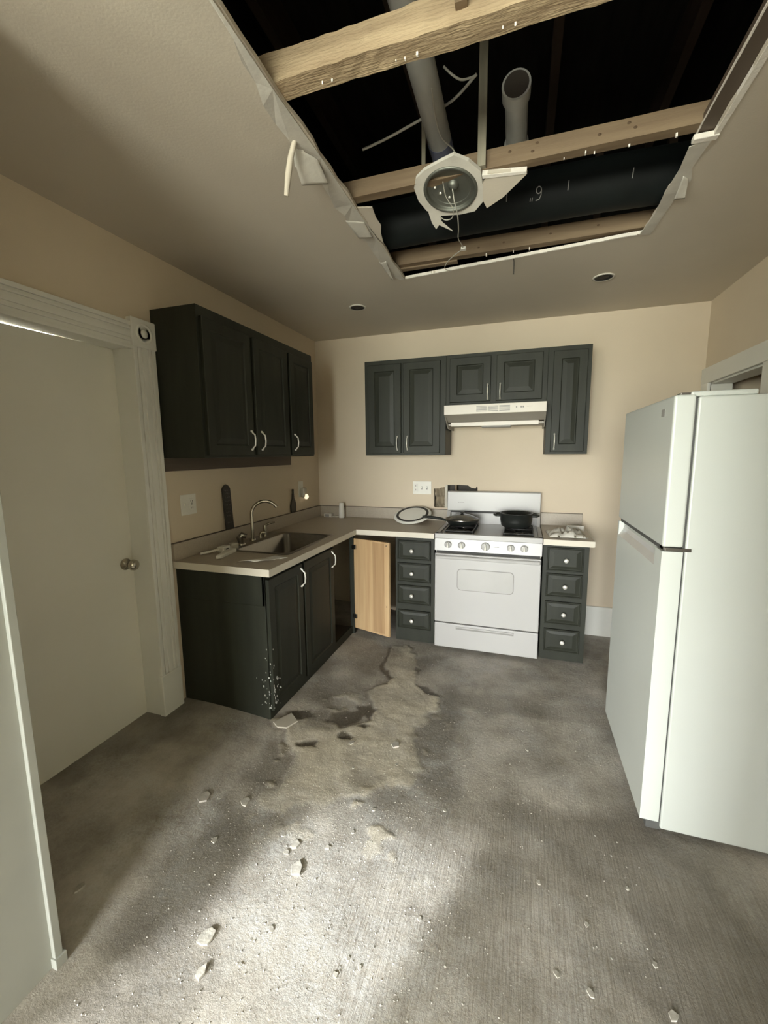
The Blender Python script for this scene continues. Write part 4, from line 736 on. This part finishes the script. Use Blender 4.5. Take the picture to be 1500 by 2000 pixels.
ge.build('gypsum_edge', 'gyp', ceiling)
MB().prism([(2.385, -1.215), (2.435, -1.20), (2.447, -1.40), (2.452, -1.55), (2.470, -1.62), (2.446, -1.70), (2.455, -1.86), (2.395, -1.83), (2.405, -1.70), (2.396, -1.55), (2.404, -1.40)], lambda a, b, t: (a, b, t - 0.002 * math.sin(b * 60)), H - 0.004, H - 0.0005).build('torn_paper_strip', 'tornp', ceiling)
flap([(2.43, -1.66, H - 0.004), (2.46, -1.62, H - 0.004), (2.475, -1.54, H - 0.028), (2.440, -1.52, H - 0.018)], 0.005)
MB().box(2.395, 2.47, -1.872, -1.845, H - 0.006, H + 0.012).build('gypsum_edge', 'gyp', ceiling, 0.003)
MB().prism([(2.452, -3.0), (2.452, -1.87), (2.468, -1.87), (2.472, -2.2), (2.466, -2.5), (2.474, -3.0)], FXY, H - 0.003, H + 0.013).build('gypsum_edge', 'gyp', ceiling)
nl_ = MB(); rs = random.Random(3)
for y, xs in ((-2.45, (1.30, 1.33, 1.52, 1.545, 1.58, 1.80, 1.83)), (-1.885, (1.99, 2.06, 2.09, 2.2, 2.34)), (-1.20, (1.66, 1.80, 1.88))):
    for x in xs:
        s = rs.uniform(0.0012, 0.0032); nl_.box(x - s, x + s, y - s + rs.uniform(-.01, .01), y + s, 2.570 - s * rs.uniform(1, 3), 2.578)
o = nl_.build('gypsum_crumbs', 'gyp', ceiling); o['kind'] = 'stuff'
# ------------------------------------------------------------------ rubble on the floor
CH = [(0.989, -2.804, 0.044), (1.036, -2.884, 0.037), (1.149, -2.519, 0.047), (1.091, -2.441, 0.034), (0.614, -2.387, 0.051), (0.792, -2.344, 0.037), (1.077, -2.475, 0.02), (1.619, -2.1, 0.017), (1.33, -2.189, 0.017), (0.491, -2.841, 0.03), (1.99, -2.301, 0.017), (2.032, -2.565, 0.017), (2.118, -2.583, 0.02), (2.323, -2.568, 0.027), (1.303, -1.778, 0.041), (1.081, -1.835, 0.027), (1.154, -1.992, 0.017), (1.959, -1.607, 0.017), (1.435, -2.717, 0.014), (1.477, -2.726, 0.014), (2.311, -2.451, 0.017), (1.168, -2.719, 0.017), (1.415, -2.765, 0.017), (2.284, -2.227, 0.014), (1.351, -1.911, 0.014), (1.217, -2.406, 0.017), (1.286, -2.314, 0.017), (2.132, -2.396, 0.014), (1.934, -1.456, 0.014), (1.135, -2.83, 0.014), (1.616, -2.544, 0.014), (1.028, -2.413, 0.017), (0.791, -2.528, 0.024)]
LBL = {0: 'large pale plaster chip at the lit edge of the floor', 1: 'flat plaster chip nearest the bottom edge of the photo', 2: 'triangular plaster chip in the shade beside the bright floor', 3: 'curved plaster chip just above the triangular chip', 4: 'pale plaster flake on the floor below the sink cabinet', 5: 'rounded plaster flake right of the pale flake', 9: 'lone dull plaster lump on the dark floor by the near jamb', 14: 'wedge of plaster on the right side of the mud', 15: 'square plaster piece amid the mud', 6: 'tiny plaster chip beside the curved plaster chip', 7: 'white crumb at the upper tip of the bright floor', 8: 'white crumb midway between the mud and the bright floor', 10: 'white crumb right of the bright floor near its middle', 13: 'largest plaster chip at the lower right of the floor', 16: 'small chip just below the square piece in the mud', 17: 'lone crumb on bare floor in front of the right-hand drawers', 20: 'thin plaster sliver at the right below the refrigerator', 23: 'small sliver of plaster closest to the refrigerator foot', 28: 'crumb on the far floor between the range and refrigerator', 30: 'white crumb in the middle of the streaked boards', 32: 'dim plaster flake in the brown shadow left of the bright floor'}
rs = random.Random(12); HGT = np.full((ny, nx), 0.0); HGT[:] = Z.reshape(ny, nx)
def gz(x, y):
    i = int(round((x - gx[0]) / step)); j = int(round((y - gy[0]) / step)); return float(HGT[max(0, min(ny - 1, j)), max(0, min(nx - 1, i))])
for i, (x, y, r) in enumerate(CH):
    n = rs.randint(5, 8); ph = rs.uniform(0, 6); r *= 0.55; poly = []
    for k in range(n):
        t = ph + 2 * math.pi * k / n; q = r * rs.uniform(0.6, 1.15); poly.append((x + q * math.cos(t), y + q * math.sin(t) * 1.15))
    z = gz(x, y); h = min(0.007, r * 0.3); tl = rs.uniform(-.15, .15)
    o = MB().prism(poly, lambda a, b, t: (a, b, z + t + tl * (a - x) * (1 if t > 0 else 0)), -0.001, h).build('plaster_chip', 'chip', None, 0.0007)
    tag(o, LBL.get(i, 'small white plaster crumb scattered on the dusty floor'), 'plaster chip', 'plaster chips on the floor')
sl = MB().prism([(0.622, -1.86), (0.674, -1.75), (0.741, -1.798), (0.713, -1.87), (0.665, -1.885)], lambda a, b, t: (a, b, floor_z(a) + t), 0.006, 0.014).build('plaster_sheet', 'slab', None, 0.002); tag(sl, 'flat grey plaster sheet at the foot of the scuffed cabinet corner', 'plaster sheet')
cr = MB(); rs = random.Random(21); cnt = 0
while cnt < 2000:
    if rs.random() < 0.6: x, y = rs.gauss(1.25, 0.35), rs.gauss(-2.45, 0.35)
    else: x, y = rs.uniform(0.65, 2.35), rs.uniform(-3.0, -0.8)
    if not (0.66 < x < 2.9 and -3.1 < y < -0.75) or (x > 2.3 and y > -2.02): continue
    s = rs.uniform(0.0008, 0.0030) * (1.3 if rs.random() < 0.1 else 1); z = gz(x, y); a = rs.uniform(0, 6); c_, s_ = math.cos(a), math.sin(a)
    v = [(x + (p * c_ - q * s_) * s, y + (p * s_ + q * c_) * s, z) for p, q in ((1, .6), (-1, .8), (-.8, -.7), (.7, -1))] + [(x, y, z + s * 1.1)]
    cr.add(v, [(0, 1, 4), (1, 2, 4), (2, 3, 4), (3, 0, 4), (3, 2, 1, 0)]); cnt += 1
co = cr.build('plaster_crumbs', 'crumb'); co['kind'] = 'stuff'; co['label'] = 'fine white plaster crumbs strewn over the floor'; co['category'] = 'plaster crumbs'
